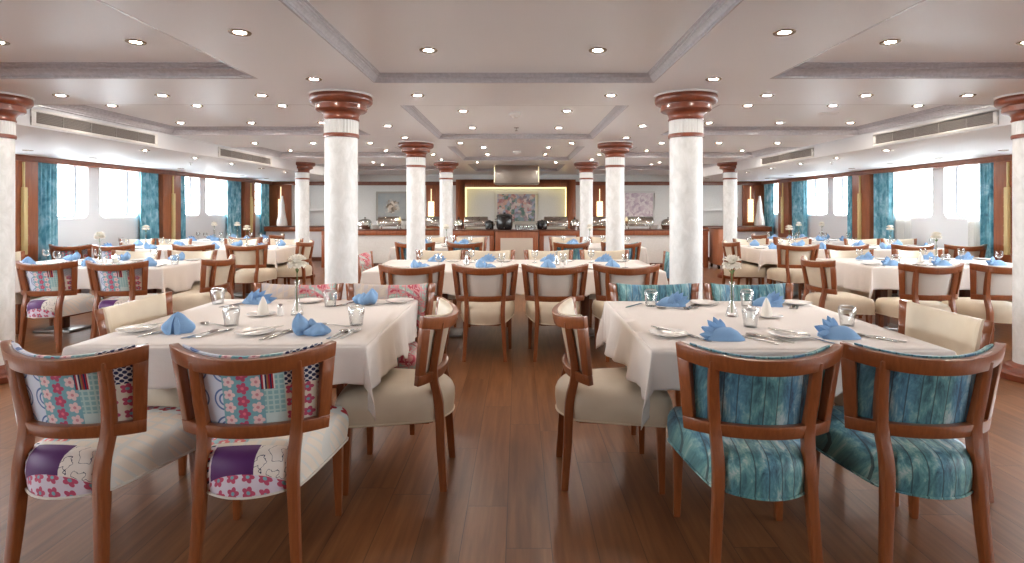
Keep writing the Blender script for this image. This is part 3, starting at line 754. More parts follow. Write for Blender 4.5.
# ------------------------------------------------------------------ chairs
def back_pt(u, z, off):
    """curved chair back: u -1..1, z height, off = inward offset"""
    k = (z - .56) / .3
    a = lerp(.275, .308, k); s = lerp(.1, .135, k); yb = lerp(-.255, -.318, k)
    R = (a * a + s * s) / (2 * s); ph = math.asin(min(1, a / R))
    th = u * ph; r = R - off
    return (r * math.sin(th), yb + R - r * math.cos(th), z)
def zt(u): return .838 + .034 * u * u           # top edge of the rail
def rail_fn(lo, hi):
    def f(u, w, off):
        return back_pt(u, lerp(lo(u), hi(u), w), off)
    return f
def seat_outline(ins, z, n=14):
    """rear edge bowed outward, sides splaying to the front"""
    rear_w, front_w, yf = .178, .258, .255
    pts = []
    rr = .05
    base = []
    for k in range(n + 1):
        t = -1 + 2 * k / n; base.append((rear_w * t, -.205 - .085 * (1 - t * t)))
    for k in range(1, 8): t = k / 8; base.append((lerp(rear_w, front_w, t ** .8), lerp(-.205, yf - rr, t)))
    for k in range(5): a = PI / 2 * k / 4; base.append((front_w - rr + rr * math.cos(a), yf - rr + rr * math.sin(a)))
    for k in range(1, 8): t = k / 8; base.append((lerp(front_w - rr, -front_w + rr, t), yf + .012 * (1 - (2 * t - 1) ** 2)))
    for k in range(5): a = PI / 2 + PI / 2 * k / 4; base.append((-front_w + rr + rr * math.cos(a), yf - rr + rr * math.sin(a)))
    for k in range(1, 8): t = 1 - k / 8; base.append((-lerp(rear_w, front_w, t ** .8), lerp(-.205, yf - rr, t)))
    c = Vector((0, -.01)); out = []
    N = len(base)
    for i, p in enumerate(base):
        a = Vector(base[i - 1]); b = Vector(base[(i + 1) % N]); d = (b - a).normalized(); nrm = Vector((d.y, -d.x))
        q = Vector(p) - nrm * min(ins, .035)
        if ins > .035: q = c + (q - c) * (1 - (ins - .035) / .22)
        out.append((q.x, q.y, z))
    return out
def make_chair(seat, back, wood='wood', piping=None):
    r = empty('dining_chair')
    prof = [(.02, .345), (.004, .351), (.0, .37), (-.006, .42), (-.004, .455), (.006, .48), (.022, .497), (.05, .508), (.1, .516), (.15, .52)]
    m = MB(); m.loft([seat_outline(i, z) for i, z in prof], 0, True); m.v = [(p[0], p[1], p[2] - .016) for p in m.v]; st = m.build('seat', M[seat], r)
    o = seat_outline(-.001, .337); MB().tube(o + [o[0]], .0045, 6).build('piping', M[piping or seat], st)
    U = lins(-1, 1, 25)
    m = MB()
    m.patch(rail_fn(lambda u: zt(u) - .06, zt), U, [0, .5, 1], 0, .034)
    m.patch(rail_fn(lambda u: .532, lambda u: .582), U, [0, 1], 0, .032)
    for s_ in (-1, 1):
        us = lins(.85, 1, 4) if s_ > 0 else lins(-1, -.85, 4)
        m.patch(rail_fn(lambda u: .581, lambda u: zt(u) - .058), us, [0, .33, .66, 1], .001, .033)
    m.build('back_frame', M[wood], r, bevel=.004, ang=50)
    # pad
    m = MB()
    fo = rail_fn(lambda u: .563, lambda u: zt(u) + .006)
    Wp = [0, .04, .12, .3, .5, .7, .88, .95, .985, 1]
    bul = {0: .0, .04: .01, .12: .016, 1: .004, .985: .011, .95: .015}
    fp = lambda u, w, off: fo(u, w, .033 + (0 if off == 0 else (bul.get(w, .019) + .008) * (1 - .55 * max(0, (abs(u) - .8) / .08) ** 2 if abs(u) > .8 else 1)))
    m.patch(fp, lins(-.875, .875, 25), Wp, 0, 1)
    m.build('backrest', M[back], r)
    for s_ in (-1, 1):
        b0, b1, b2 = back_pt(.6, .56, .014), back_pt(.60, .7, .015), back_pt(.58, .82, .016)
        ctl = [Vector(q) for q in ((.186, -.262, 0), (.172, -.246, .22), (.163, -.236, .42), (b0[0], b0[1] - .004, .56), (b1[0], b1[1], .7), (b2[0], b2[1], .822))]
        wx_, wy_ = [.031, .036, .04, .04, .038, .034], [.034, .041, .044, .04, .036, .032]
        pts, ax, ay = [], [], []
        for i in range(5):
            p0, p1, p2, p3 = ctl[max(i - 1, 0)], ctl[i], ctl[i + 1], ctl[min(i + 2, 5)]
            for j in range(4 if i < 4 else 5):
                t_ = j / 4
                q = .5 * (2 * p1 + (p2 - p0) * t_ + (2 * p0 - 5 * p1 + 4 * p2 - p3) * t_ ** 2 + (3 * p1 - p0 - 3 * p2 + p3) * t_ ** 3)
                pts.append((s_ * q.x, q.y, q.z)); ax.append(lerp(wx_[i], wx_[i + 1], t_)); ay.append(lerp(wy_[i], wy_[i + 1], t_))
        MB().bars(pts, ax, ay).build('leg', M[wood], r, bevel=.004)
        MB().bars([(s_ * .222, .205, 0), (s_ * .216, .2, .345)], [.028, .044], [.028, .044]).build('leg', M[wood], r, bevel=.004)
    m = MB()
    m.box(-.13, .13, -.2, -.175, .31, .336); m.box(-.17, .17, .15, .175, .31, .336)
    for s_ in (-1, 1): m.loft([[(s_ * (x0 - .012), y, .31), (s_ * (x0 + .012), y, .31), (s_ * (x0 + .012), y, .336), (s_ * (x0 - .012), y, .336)] for x0, y in ((.13, -.185), (.17, .16))], 0, False)
    m.build('seat_frame', M[wood], r)
    for x, y in ((.186, -.262), (-.186, -.262), (.222, .205), (-.222, .205)):
        MB().lathe([(.011, -.0005), (.012, .006), (.011, .009)], x, y, 10).build('foot', M['foot'], r)
    return r
PROTO = {}
SEATS = []
def chair(kind, x, y, face, label, group):
    SEATS.append((x, y))
    """face: degrees, 0 = towards the buffet, 90 = towards the left wall"""
    spec = {'cream': ('cream', 'cream'), 'grey': ('cream', 'cream_grey'), 'patch': ('patch_seat', 'patch_back'), 'patch2': ('patch_seat', 'patch_back2'), 'teal': ('teal', 'teal'), 'plaid': ('plaid', 'plaid')}[kind]
    if kind not in PROTO:
        r = make_chair(*spec, piping={'patch': 'cream_grey', 'patch2': 'cream_grey'}.get(kind)); PROTO[kind] = r
    else: r = dup(PROTO[kind])
    r.location = (x, y, 0); r.rotation_euler = (0, 0, math.radians(face))
    tag(r, label, 'chair', group)

G = 'dining chairs around the '
g = G + 'patchwork-chair table'
T1, T2, T3, L1, R1 = 'the table behind the patchwork chairs', 'the table behind the front teal chairs', 'the long centre table', 'the left window-side table', 'the right window-side table'
chair('patch', -1.66, 2.30, -6, 'patchwork chair at the front left corner of the picture, purple patch on seat', g)
chair('patch2', -1.012, 2.30, 4, 'patchwork chair in front, second from the left picture edge, beside the aisle', g)
chair('plaid', -.865, 3.62, 180, 'beige and red plaid chair facing the camera, aisle side, far edge of patchwork-chair table', g)
chair('plaid', -1.49, 3.62, 180, 'beige and red plaid chair facing the camera, far edge of table, behind bud vase', g)
chair('cream', -1.94, 3.12, -90, 'cream chair at the outer end of the table with patchwork chairs', g)
chair('cream', -.625, 2.92, 90, 'cream chair in side view on the left of the aisle, tucked under white cloth', g)
g = G + 'front teal-chair table'
chair('teal', .918, 2.29, -4, 'teal plank-print chair in front, back to the camera, nearer the aisle', g)
chair('teal', 1.535, 2.30, -2, 'teal plank-print chair in front, back to the camera, outermost to the right', g)
chair('teal', .925, 3.62, 180, 'teal chair facing the camera at far table edge, behind blue fan napkin, aisle side', g)
chair('teal', 1.565, 3.62, 180, 'teal chair facing the camera at far table edge, right of the bud vase', g)
chair('cream', 1.95, 2.82, 90, 'cream chair with plain back at the outer end of the front teal-chair table', g)
chair('cream', .49, 2.93, -90, 'cream chair in side view on the right of the aisle, tucked under white cloth', g)
g = G + 'long centre table'
for x, w in ((-.97, 'first from the left'), (-.30, 'second from the left'), (.337, 'third from the left'), (.988, 'last on the right')):
    chair('grey', x, 5.29, 0, f'cream chair, back to the camera, at the long centre table, {w}', g)
for x, w in ((-.95, 'first from the left'), (-.34, 'second from the left'), (.375, 'third from the left'), (1.06, 'last on the right')):
    chair('cream', x, 6.69, 180, f'cream chair facing the camera across the long centre table, {w}', g)
chair('plaid', -1.56, 6.35, -90, 'red and white patterned chair at the left end of the long centre table', g)
chair('teal', 1.56, 6.35, 90, 'teal chair at the right end of the long centre table, beside the column', g)
g = G + 'left window-side table'
chair('patch2', -3.885, 5.61, 0, 'patchwork chair, back to the camera, by left window-side table, beside cream end chair', g)
chair('patch', -4.57, 5.61, 0, 'patchwork chair, back to the camera, beside the left cut-off column', g)
chair('cream', -3.95, 6.61, 180, 'cream chair facing the camera, far edge of left window-side table, aisle side', g)
chair('cream', -4.63, 6.61, 180, 'cream chair facing the camera, far edge of left window-side table, window side', g)
chair('cream', -3.32, 5.86, 90, 'cream chair at the aisle end of the left window-side table', g)
chair('cream', -5.68, 6.35, -90, 'cream chair at the window end of the left window-side table, by the column', g)
g = G + 'right window-side table'
chair('grey', 3.82, 5.36, 0, 'cream chair, back to the camera, by right window-side table, left of two', g)
chair('grey', 4.48, 5.36, 0, 'cream chair, back to the camera, by right window-side table, partly behind the cut-off column', g)
chair('cream', 4.1, 6.75, 180, 'cream chair facing the camera, far edge of right window-side table, aisle side', g)
chair('cream', 4.95, 6.75, 180, 'cream chair facing the camera, far edge of right window-side table, window side', g)
chair('cream', 3.26, 5.74, -90, 'cream chair at the aisle end of the right window-side table', g)
chair('cream', 5.72, 6.4, 90, 'cream chair at the window end of the right window-side table', g)
for s_ in (-1, 1):
    w = LR[s_]
    g = G + f'{w} second-row tables'
    near = ((-3.84, 'cream'), (-4.59, 'cream'), (-5.72, 'patch'), (-6.33, 'patch')) if s_ < 0 else ((3.96, 'cream'), (4.66, 'cream'), (5.58, 'cream'), (6.33, 'cream'))
    for i, (x, k) in enumerate(near):
        chair(k, x, 8.1, 0, f'{"patchwork" if k == "patch" else "cream"} chair, back to camera, second {w} table row, {ORD[i]} from the aisle', g)
    for i, x in enumerate((3.9, 4.62, 5.76, 6.38)):
        chair('cream', s_ * x, 9.2, 180, f'cream chair facing camera, far side of second {w} table row, {ORD[i]} from the aisle', g)
    chair('cream', s_ * 3.51, 8.72, -s_ * 90, f'cream chair at the aisle end of the second {w} table row', g)
    g = G + f'{w} third-row table'
    chair('cream', s_ * 4.83, 10.12, 0, f'cream chair, back to camera, at the third {w} table row near the end wall', g)
    chair('cream', s_ * 4.92, 10.98, -s_ * 90, f'cream chair at the aisle end of the third {w} table row', g)
    g = G + 'tables before the buffet'
    chair('teal', s_ * 1.55, 8.6, 0, f'teal chair, back to camera, half behind the {w} column before the buffet', g)
    chair('teal', s_ * .74, 8.62, s_ * 22, f'teal chair turned slightly, at the inner corner of the {w} table before the buffet', g)
    for x, w2 in ((.85, 'inner'), (1.56, 'outer')):
        chair('cream', s_ * x, 9.8, 180, f'cream chair facing camera at far side of {w} table before buffet, {w2} seat', g)

# ------------------------------------------------------------------ tables and cloths
TZ = .75
def cloth_mesh(hx, hy, ox, oy, seed, cx0, cy0, amp=1.):
    """flat top, softly rounded edge, hanging skirt with corner folds; local origin at table centre on floor"""
    rnd = random.Random(seed); ph = [rnd.uniform(0, 6.28) for _ in range(8)]; ex = rnd.uniform(-.02, .03)
    per = []          # (pos x,y, dir x,y, length, flare)
    def side(p0, p1, n, L, Lo, k):
        d = Vector(p1) - Vector(p0); ln = d.length; N = max(10, int(ln / .045))
        for i in range(N + 1):
            t = i / N; p = Vector(p0) + d * t; e = min(t, 1 - t) * ln
            fl = .012 + .016 * math.sin(2 * PI * (t * ln / .31) + ph[k]) * math.sin(PI * t) + .008 * math.sin(2 * PI * t * ln / .17 + ph[k + 4])
            g = math.exp(-(e / .07) ** 2)
            fl = lerp(fl, .0, g * .7) - .03 * math.exp(-((e - .09) / .05) ** 2)
            LL = L + .01 * math.sin(3 * t + ph[k]); fl *= amp if fl > 0 else 1
            for sx_, sy_ in SEATS:
                dd = max(abs(p.x + cx0 - sx_), abs(p.y + cy0 - sy_))
                if dd < .36: LL = min(LL, lerp(.212, L + .02, min(1, max(0, (dd - .28) / .08)) ** 1.5))
            per.append((p.x, p.y, n[0], n[1], LL, fl))
    def corner(cx, cy, n0, n1, L0, L1, k):
        for i in range(1, 12):
            f = i / 12; a = f * PI / 2
            c, s = math.cos(a), math.sin(a)
            L = min(L0 / max(c, 1e-3), L1 / max(s, 1e-3))
            dx = n0[0] * c + n1[0] * s; dy = n0[1] * c + n1[1] * s
            dd = Vector((n0[0] + n1[0], n0[1] + n1[1])).normalized()
            b = math.sin(2 * a)
            sp = .30 * b * b                     # outward throw of the fold
            x, y = lerp(dx, dd.x, .5 * b), lerp(dy, dd.y, .5 * b)
            fl = sp * L * .85
            per.append((cx, cy, x, y, L * math.sqrt(max(.2, 1 - (sp * .85) ** 2)), fl))
    C_ = [(-hx, -hy), (hx, -hy), (hx, hy), (-hx, hy)]; Nn = [(0, -1), (1, 0), (0, 1), (-1, 0)]; Ls = [oy, ox, oy, ox]
    for k in range(4):
        p0, p1 = C_[k], C_[(k + 1) % 4]
        side(p0, p1, Nn[k], Ls[k], 0, k)
        corner(p1[0], p1[1], Nn[k], Nn[(k + 1) % 4], Ls[k], Ls[(k + 1) % 4], k)
    m = MB(); rings = []
    r = .012
    for a in (0, 30, 60, 90):
        a_ = math.radians(a)
        rings.append([(x + nx * (r * math.sin(a_) - r * 0), y + ny * (r * math.sin(a_)), TZ + .004 - r * (1 - math.cos(a_))) for x, y, nx, ny, L, fl in per])
    for t in (.06, .14, .25, .38, .52, .66, .8, .92, 1.):
        rings.append([(x + nx * (r + fl * t ** 1.15), y + ny * (r + fl * t ** 1.15), TZ + .004 - r - (L - r) * t) for x, y, nx, ny, L, fl in per])
    n = len(per)
    m.loft(rings, 0, True, cap=False)
    # top
    gx = lins(-hx, hx, 21); gy = lins(-hy, hy, 21)
    m.add([(x, y, TZ + .004) for y in gy for x in gx], [(j * 21 + i, j * 21 + i + 1, j * 21 + i + 22, j * 21 + i + 21) for j in range(20) for i in range(20)], 0, True)
    # close the tiny seam between grid and rim
    return m
def table(x0, x1, y0, y1, ox, oy, tl, cl, seed, grp):
    cx, cy = (x0 + x1) / 2, (y0 + y1) / 2; hx, hy = (x1 - x0) / 2, (y1 - y0) / 2
    r = empty('dining_table', (cx, cy, 0)); tag(r, tl, 'table', 'dining tables')
    MB().box(-hx + .004, hx - .004, -hy + .004, hy - .004, TZ - .035, TZ + .002).build('tabletop', M['wood_dark'], r)
    for px_ in ((0.,) if hx < .8 else (-hx * .52, hx * .52)):
        MB().bars([(px_, 0, .03), (px_, 0, TZ - .05)], .09, .09).build('pedestal', M['wood_dark'], r, bevel=.006)
        MB().box(px_ - .21, px_ + .21, -.16, .16, 0, .03).build('base_plate', M['foot'], r, bevel=.008)
        MB().box(px_ - .2, px_ + .2, -.2, .2, TZ - .06, TZ - .035).build('bracket', M['wood_dark'], r)
    m = cloth_mesh(hx, hy, ox, oy, seed, cx, cy, 1.7 if seed == 2 else 1.2)
    o = m.build('tablecloth', M['linen'], loc=(cx, cy, 0), recalc=True)
    so = o.modifiers.new('thickness', 'SOLIDIFY'); so.thickness = .0025; so.offset = 1
    tag(o, cl, 'tablecloth', 'white tablecloths')
table(-2.03, -.69, 2.52, 3.83, .28, .17, 'wooden dining table under white cloth behind the two front patchwork chairs', 'white tablecloth draped over the table behind the front patchwork chairs', 1, '')
table(.59, 1.9, 2.45, 3.75, .29, .17, 'wooden dining table under white cloth behind the two front teal chairs', 'white tablecloth draped over the table behind the front teal chairs', 2, '')
table(-1.52, 1.44, 5.5, 6.75, .24, .26, 'long dining table under white cloth in the centre between the columns', 'white tablecloth on the long centre table between the columns', 3, '')
table(-5.6, -3.68, 5.8, 6.85, .27, .24, 'dining table under white cloth by the left windows, patchwork chairs before it', 'white tablecloth on the left window-side table with patchwork chairs before it', 4, '')
table(3.73, 5.6, 5.9, 6.98, .27, .24, 'dining table under white cloth by the right windows, cream chairs round it', 'white tablecloth on the right window-side table with cream chairs round it', 5, '')
for s_ in (-1, 1):
    w = LR[s_]
    for a, b, q, sd in ((3.62, 4.98, 'aisle', 6), (5.28, 6.6, 'window', 8)):
        x0, x1 = sorted((s_ * a, s_ * b))
        table(x0, x1, 8.35, 9.4, .24, .24, f'dining table under white cloth in the second {w} row, {q} side', f'white tablecloth on the {q}-side table of the second {w} row', sd + s_, '')
    x0, x1 = sorted((s_ * 4.8, s_ * 6.4))
    table(x0, x1, 10.45, 11.5, .24, .24, f'dining table under white cloth in the third {w} row near the end wall', f'white tablecloth on the third-row {w} table near the end wall', 12 + s_, '')
    x0, x1 = sorted((s_ * .7, s_ * 2.0))
    table(x0, x1, 8.8, 9.95, .26, .24, f'dining table under white cloth before the buffet, {w} of the aisle', f'white tablecloth on the table before the buffet, {w} of the aisle', 16 + s_, '')

# ------------------------------------------------------------------ table ware prototypes
TOP = TZ + .0075
CNT = {}
PR = {}
def place(kind, maker, x, y, rz, label, cat, group, z=TOP, sc=1.):
    if kind not in PR: PR[kind] = maker(); o = PR[kind]
    else: o = dup(PR[kind])
    o.location = (x, y, z); o.rotation_euler = (0, 0, rz)
    if sc != 1.: o.scale = (sc, sc, sc)
    tag(o, label, cat, group); return o
def mk_plate():
    fl = lambda a, z: 1 + .02 * math.cos(a * 12)
    return MB().lathe([(.001, 0), (.05, 0), (.055, .002), (.075, .009), (.092, .015), (.094, .017), (.091, .017), (.073, .012), (.055, .006), (.001, .005)], n=72, fn=fl).build('side_plate', M['porcelain'])
def mk_saucer():
    return MB().lathe([(.001, 0), (.045, 0), (.06, .005), (.078, .012), (.077, .014), (.058, .008), (.001, .005)], n=40).build('saucer', M['porcelain'])
def mk_tumbler():
    # upturned, thick faceted foot on top
    fl = lambda a, z: 1 if z < .05 else 1 - .03 * abs(math.sin(a * 4))
    r = empty('drinking_glass')
    MB().lathe([(.0335, 0), (.036, .03), (.041, .055), (.044, .075), (.043, .09), (.036, .102), (.03, .105), (.001, .1055)], n=32, fn=fl).build('bowl', M['glass'], r)
    MB().lathe([(.0325, .0), (.035, .03), (.039, .055), (.041, .073), (.036, .085), (.001, .088)], n=32).build('inner_wall', M['glass'], r)
    return r
def mk_goblet():
    r = empty('wine_goblet')
    MB().lathe([(.001, 0), (.033, 0), (.034, .003), (.006, .008), (.0045, .02), (.0045, .055), (.01, .065)], n=24).build('stem', M['glass'], r)
    MB().lathe([(.008, .062), (.028, .075), (.036, .095), (.037, .115), (.033, .145), (.0315, .145), (.0355, .115), (.0345, .096), (.027, .078), (.001, .07)], n=24).build('bowl', M['glass'], r)
    return r
def mk_fan():
    # smooth folded band with soft pleated points fanning out at one end
    m = MB(); rings = []
    for x, h, w in ((-.075, .012, .035), (-.055, .03, .045), (-.025, .048, .05), (.01, .058, .05), (.045, .056, .046), (.075, .04, .038), (.095, .02, .028), (.106, .008, .015)):
        rings.append([(x, -w, .0), (x, w, .0), (x, w * .95, h * .4), (x, w * .55, h * .85), (x, w * .1, h), (x, -w * .35, h * .9), (x, -w * .8, h * .5)])
    m.loft(rings, 0, True)
    for tx, tz, y0, bx, wd in ((-.108, .03, -.03, -.02, .02), (-.092, .062, -.012, -.01, .022), (-.062, .088, .006, .005, .023), (-.03, .1, .02, .015, .023), (.004, .088, .034, .025, .02), (-.085, .045, .03, -.01, .02)):
        b = Vector((bx, y0, .012)); tip = Vector((tx, y0 * 1.5, tz)); d = tip - b; n = Vector((-d.z, 0, d.x)).normalized()
        rows = []
        for t_, wv in ((0, .7), (.3, 1.), (.6, .85), (.85, .4), (1., .03)):
            c = b + d * t_ + Vector((0, .006 * math.sin(4 * t_), 0))
            e = n * wd * wv; sg = Vector((0, .010 * wv, 0)); th = Vector((0, .0022, 0))
            q = [c - e + sg, c, c + e + sg, c + e + sg + th, c + th * 2, c - e + sg + th]
            rows.append([(p.x, p.y, max(.001, p.z)) for p in q])
        m.loft(rows, 0, True)
    return m.build('napkin', M['napkin'])
def tri(a): return abs((a / PI) % 2 - 1) * 2 - 1
def mk_hood():
    # pointed napkin with an open front fold
    m = MB(); n = 60; rings = []
    for i in range(12):
        t = i / 11; z = .118 * t
        r0 = (.062 + .02 * math.sin(PI * min(1, t * 1.5)) ) * (1 - t ** 2.4) ** .75 + .002
        ring = []
        for k in range(n):
            a = 2 * PI * k / n
            slit = math.exp(-((((a - 1.5 * PI + PI) % (2 * PI)) - PI) / .2) ** 2)
            ply = 1 + .1 * tri(3 * a + .9 * t) - .5 * slit * (1 - .8 * t)
            ring.append((r0 * ply * math.cos(a) * 1.1, r0 * ply * math.sin(a) * .7, z))
        rings.append(ring)
    m.loft(rings, 0, True)
    for s_ in (-1, 1):
        m.loft([[(s_ * .01, -.058, 0), (s_ * .036, -.056, 0), (s_ * .038, -.047, 0), (s_ * .014, -.05, 0)], [(s_ * .006, -.056, .05), (s_ * .034, -.05, .05), (s_ * .034, -.04, .05), (s_ * .01, -.044, .05)], [(s_ * .002, -.036, .095), (s_ * .012, -.03, .092), (s_ * .012, -.024, .09), (s_ * .004, -.026, .092)]], 0, True)
    return m.build('napkin', M['napkin'])
def mk_lily():
    # rolled napkin slumped into two folded lobes
    m = MB()
    for cx, cy, sx, sy, h, tw, f, ln in ((-.035, .0, .042, .05, .098, 1.2, 4, -.02), (.04, -.004, .058, .044, .058, -.9, 5, .02), (.0, .018, .04, .034, .072, .5, 3, .0)):
        rings = []
        for i in range(11):
            t = i / 10; r = (math.sin(PI * (.22 + .76 * t))) * 1.0 + .04
            ring = []
            for k in range(48):
                a = 2 * PI * k / 48; ply = 1 + .16 * tri(f * a + tw * t * 2) + .06 * math.sin(2 * a + 5 * t)
                ring.append((cx + sx * r * ply * math.cos(a) + ln * t, cy + sy * r * ply * math.sin(a), h * (t + .06 * t * math.sin(3 * a + tw))))
            rings.append(ring)
        m.loft(rings, 0, True)
    return m.build('napkin', M['napkin'])
def flat_loft(m, rows, th=.0018):
    """rows: (y, half width, z)"""
    m.loft([[(-w, y, z), (w, y, z), (w, y, z + th), (-w, y, z + th)] for y, w, z in rows], 0, True)
def mk_knife():
    m = MB(); flat_loft(m, [(-.1, .006, .001), (-.095, .009, .001), (-.04, .0075, .001), (-.01, .006, .0012), (.0, .008, .001), (.05, .01, .001), (.09, .009, .001), (.108, .003, .001)], .0025)
    return m.build('table_knife', M['chrome'])
def mk_spoon():
    m = MB(); flat_loft(m, [(-.1, .004, .001), (-.096, .009, .001), (-.06, .006, .002), (.0, .0035, .006), (.035, .0035, .005)], .0025)
    rings = []
    for i in range(9):
        t = i / 8; w = .021 * math.sin(PI * (.06 + .9 * t)) ** .7; y = lerp(.033, .095, t)
        rings.append([(w * math.cos(a), y, .009 - .008 * math.sin(a) * math.sin(PI * (.1 + .8 * t))) for a in lins(0, PI, 9)])
    m.loft(rings, 0, True, cap=False, closed=False)
    return m.build('spoon', M['chrome'], recalc=False)
def mk_fork():
    m = MB(); flat_loft(m, [(-.1, .004, .001), (-.096, .009, .001), (-.05, .006, .002), (.0, .0035, .006), (.03, .004, .005), (.045, .0115, .003), (.06, .0125, .002)], .0025)
    for k in range(4):
        x = -.0105 + .007 * k; m.loft([[(x - .0018, y, z), (x + .0018, y, z), (x + .0018, y, z + .002), (x - .0018, y, z + .002)] for y, z in ((.058, .002), (.08, .002), (.1, .006))], 0, True)
    return m.build('fork', M['chrome'])
def mk_vase():
    return MB().lathe([(.001, 0), (.034, 0), (.036, .006), (.028, .03), (.016, .07), (.012, .11), (.011, .16), (.014, .185), (.017, .2), (.0155, .2), (.0125, .185), (.0095, .16), (.0095, .1), (.001, .06)], n=28).build('bud_vase', M['glass'])
def mk_vase2():
    return MB().lathe([(.001, 0), (.03, 0), (.031, .006), (.026, .04), (.014, .075), (.011, .12), (.013, .15), (.011, .15), (.009, .12), (.001, .07)], n=24).build('bud_vase', M['chrome'])
def mk_flower():
    r = empty('cut_flower')
    rnd = random.Random(5)
    MB().tube([(0, 0, .02), (.003, .002, .12), (-.002, 0, .2), (.004, .0, .29)], .0028, 6).build('stem', M['leaf'], r)
    m = MB()
    for s_ in (-1, 1): m.loft([[(s_ * .004, -.002, .24), (s_ * .004, .002, .243)], [(s_ * .025, -.01, .262), (s_ * .024, .01, .266)], [(s_ * .045, -.001, .262), (s_ * .045, .001, .262)]], 0, True, cap=False, closed=False)
    m.build('leaves', M['leaf'], r)
    m = MB()
    for ring, (cnt, tilt, L) in enumerate(((11, 100, .05), (12, 80, .054), (11, 60, .056), (10, 42, .056), (8, 24, .055), (5, 8, .052))):
        for k in range(cnt):
            a = 2 * PI * k / cnt + ring * .4 + rnd.uniform(-.1, .1); tl = math.radians(tilt)
            rows = []
            for i in range(5):
                t = i / 4; w = .021 * math.sin(PI * (.12 + .72 * t)); d = L * t
                rr = d * math.sin(tl) + .002; zz = .295 + d * math.cos(tl) + .01 * math.sin(PI * t) - .012 * t * (tilt > 60)
                row = []
                for q in (-1, -.33, .33, 1):
                    fr = .004 * math.sin(q * 5 + k + ring) * t
                    row.append((rr * math.cos(a) - q * w * math.sin(a), rr * math.sin(a) + q * w * math.cos(a), zz + fr + .006 * q * q))
                rows.append(row)
            m.loft(rows, 0, True, cap=False, closed=False)
    m.build('bloom', M['petal'], r)
    return r
def mk_cone():
    m = MB(); fl = lambda a, z: 1 + .12 * math.cos(3 * a)
    m.lathe([(.03, 0), (.027, .03), (.018, .07), (.006, .1), (.001, .104)], n=30, fn=fl)
    return m.build('paper_napkin', M['paper'])
def mk_shaker():
    r = empty('salt_shaker')
    MB().lathe([(.001, 0), (.018, 0), (.019, .004), (.016, .04), (.015, .05), (.001, .05)], n=20).build('body', M['porcelain'], r)
    MB().lathe([(.0155, .05), (.0155, .058), (.012, .066), (.001, .069)], n=20).build('cap', M['chrome'], r)
    return r
MK = dict(plate=mk_plate, saucer=mk_saucer, glass=mk_tumbler, goblet=mk_goblet, fan=mk_fan, hood=mk_hood, lily=mk_lily, knife=mk_knife, spoon=mk_spoon, fork=mk_fork, vase=mk_vase, vase2=mk_vase2, flower=mk_flower, cone=mk_cone, shaker=mk_shaker)
CAT = dict(plate=('small white scalloped plate', 'plate', 'side plates on the tables'), saucer=('white saucer', 'saucer', 'saucers'), glass=('upturned faceted glass', 'glass', 'drinking glasses on the tables'), goblet=('clear stemmed goblet', 'glass', 'stemmed goblets on the tables'),
           fan=('blue fan-folded napkin', 'napkin', 'blue napkins on the tables'), hood=('blue pointed hood-folded napkin', 'napkin', 'blue napkins on the tables'), lily=('blue soft rolled napkin', 'napkin', 'blue napkins on the tables'),
           knife=('steel knife', 'knife', 'table knives'), spoon=('steel spoon', 'spoon', 'table spoons'), fork=('steel fork', 'fork', 'table forks'))
def put(kind, x, y, rz, where, sc=1.):
    a, b, c = CAT[kind]; lab = f'{a} {where}'
    return place(kind, MK[kind], x, y, math.radians(rz), lab, b, c, TOP, sc)

# front tables: each piece at its own spot
q = 'on the patchwork-chair table,'
put('plate', -1.93, 2.84, 10, q + ' near corner by the cream end chair')
put('knife', -1.93, 2.86, -35, 'lying across the outer near plate of the patchwork-chair table').location.z += .017
put('fork', -1.80, 2.79, -18, q + ' beside the outer near plate, outer'); put('knife', -1.775, 2.83, -22, q + ' beside the outer near plate, inner')
put('hood', -1.70, 2.80, 4, q + ' first near seat', .88)
put('spoon', -1.555, 2.75, -28, q + ' right of the hood napkin, first'); put('knife', -1.53, 2.76, -28, q + ' right of the hood napkin, second'); put('fork', -1.50, 2.77, -26, q + ' right of the hood napkin, third')
put('plate', -1.30, 2.77, 0, q + ' near edge, middle'); put('knife', -1.27, 2.79, -38, 'lying across the middle near plate of the patchwork-chair table').location.z += .017
put('fork', -1.19, 2.73, -14, q + ' right of the middle near plate, first'); put('spoon', -1.16, 2.76, -14, q + ' right of the middle near plate, second')
put('lily', -1.03, 2.76, -12, q + ' second near seat')
put('spoon', -.885, 2.75, -10, q + ' near the aisle corner, first'); put('knife', -.86, 2.76, -10, q + ' near the aisle corner, second'); put('fork', -.825, 2.76, -10, q + ' near the aisle corner, third')
put('glass', -1.52, 2.97, 0, q + ' near left seat'); put('glass', -.86, 2.98, 0, q + ' near aisle seat'); put('glass', -1.95, 3.64, 0, q + ' far outer corner'); put('glass', -1.19, 3.55, 0, q + ' far middle')
put('fan', -1.70, 3.66, 170, q + ' far outer seat'); put('lily', -.99, 3.64, 150, q + ' far aisle seat')
put('plate', -1.38, 3.70, 0, q + ' far edge, middle'); put('plate', -.78, 3.70, 0, q + ' far aisle corner')
put('fork', -1.80, 3.62, 165, q + ' far outer seat, first'); put('knife', -1.83, 3.6, 160, q + ' far outer seat, second')
put('fork', -1.09, 3.64, 160, q + ' far aisle seat, first'); put('knife', -1.12, 3.62, 158, q + ' far aisle seat, second'); put('spoon', -.90, 3.6, 120, q + ' before the far aisle napkin')
put('spoon', -1.62, 2.98, 70, q + ' above the hood napkin'); put('spoon', -.98, 2.96, 75, q + ' above the rolled napkin')
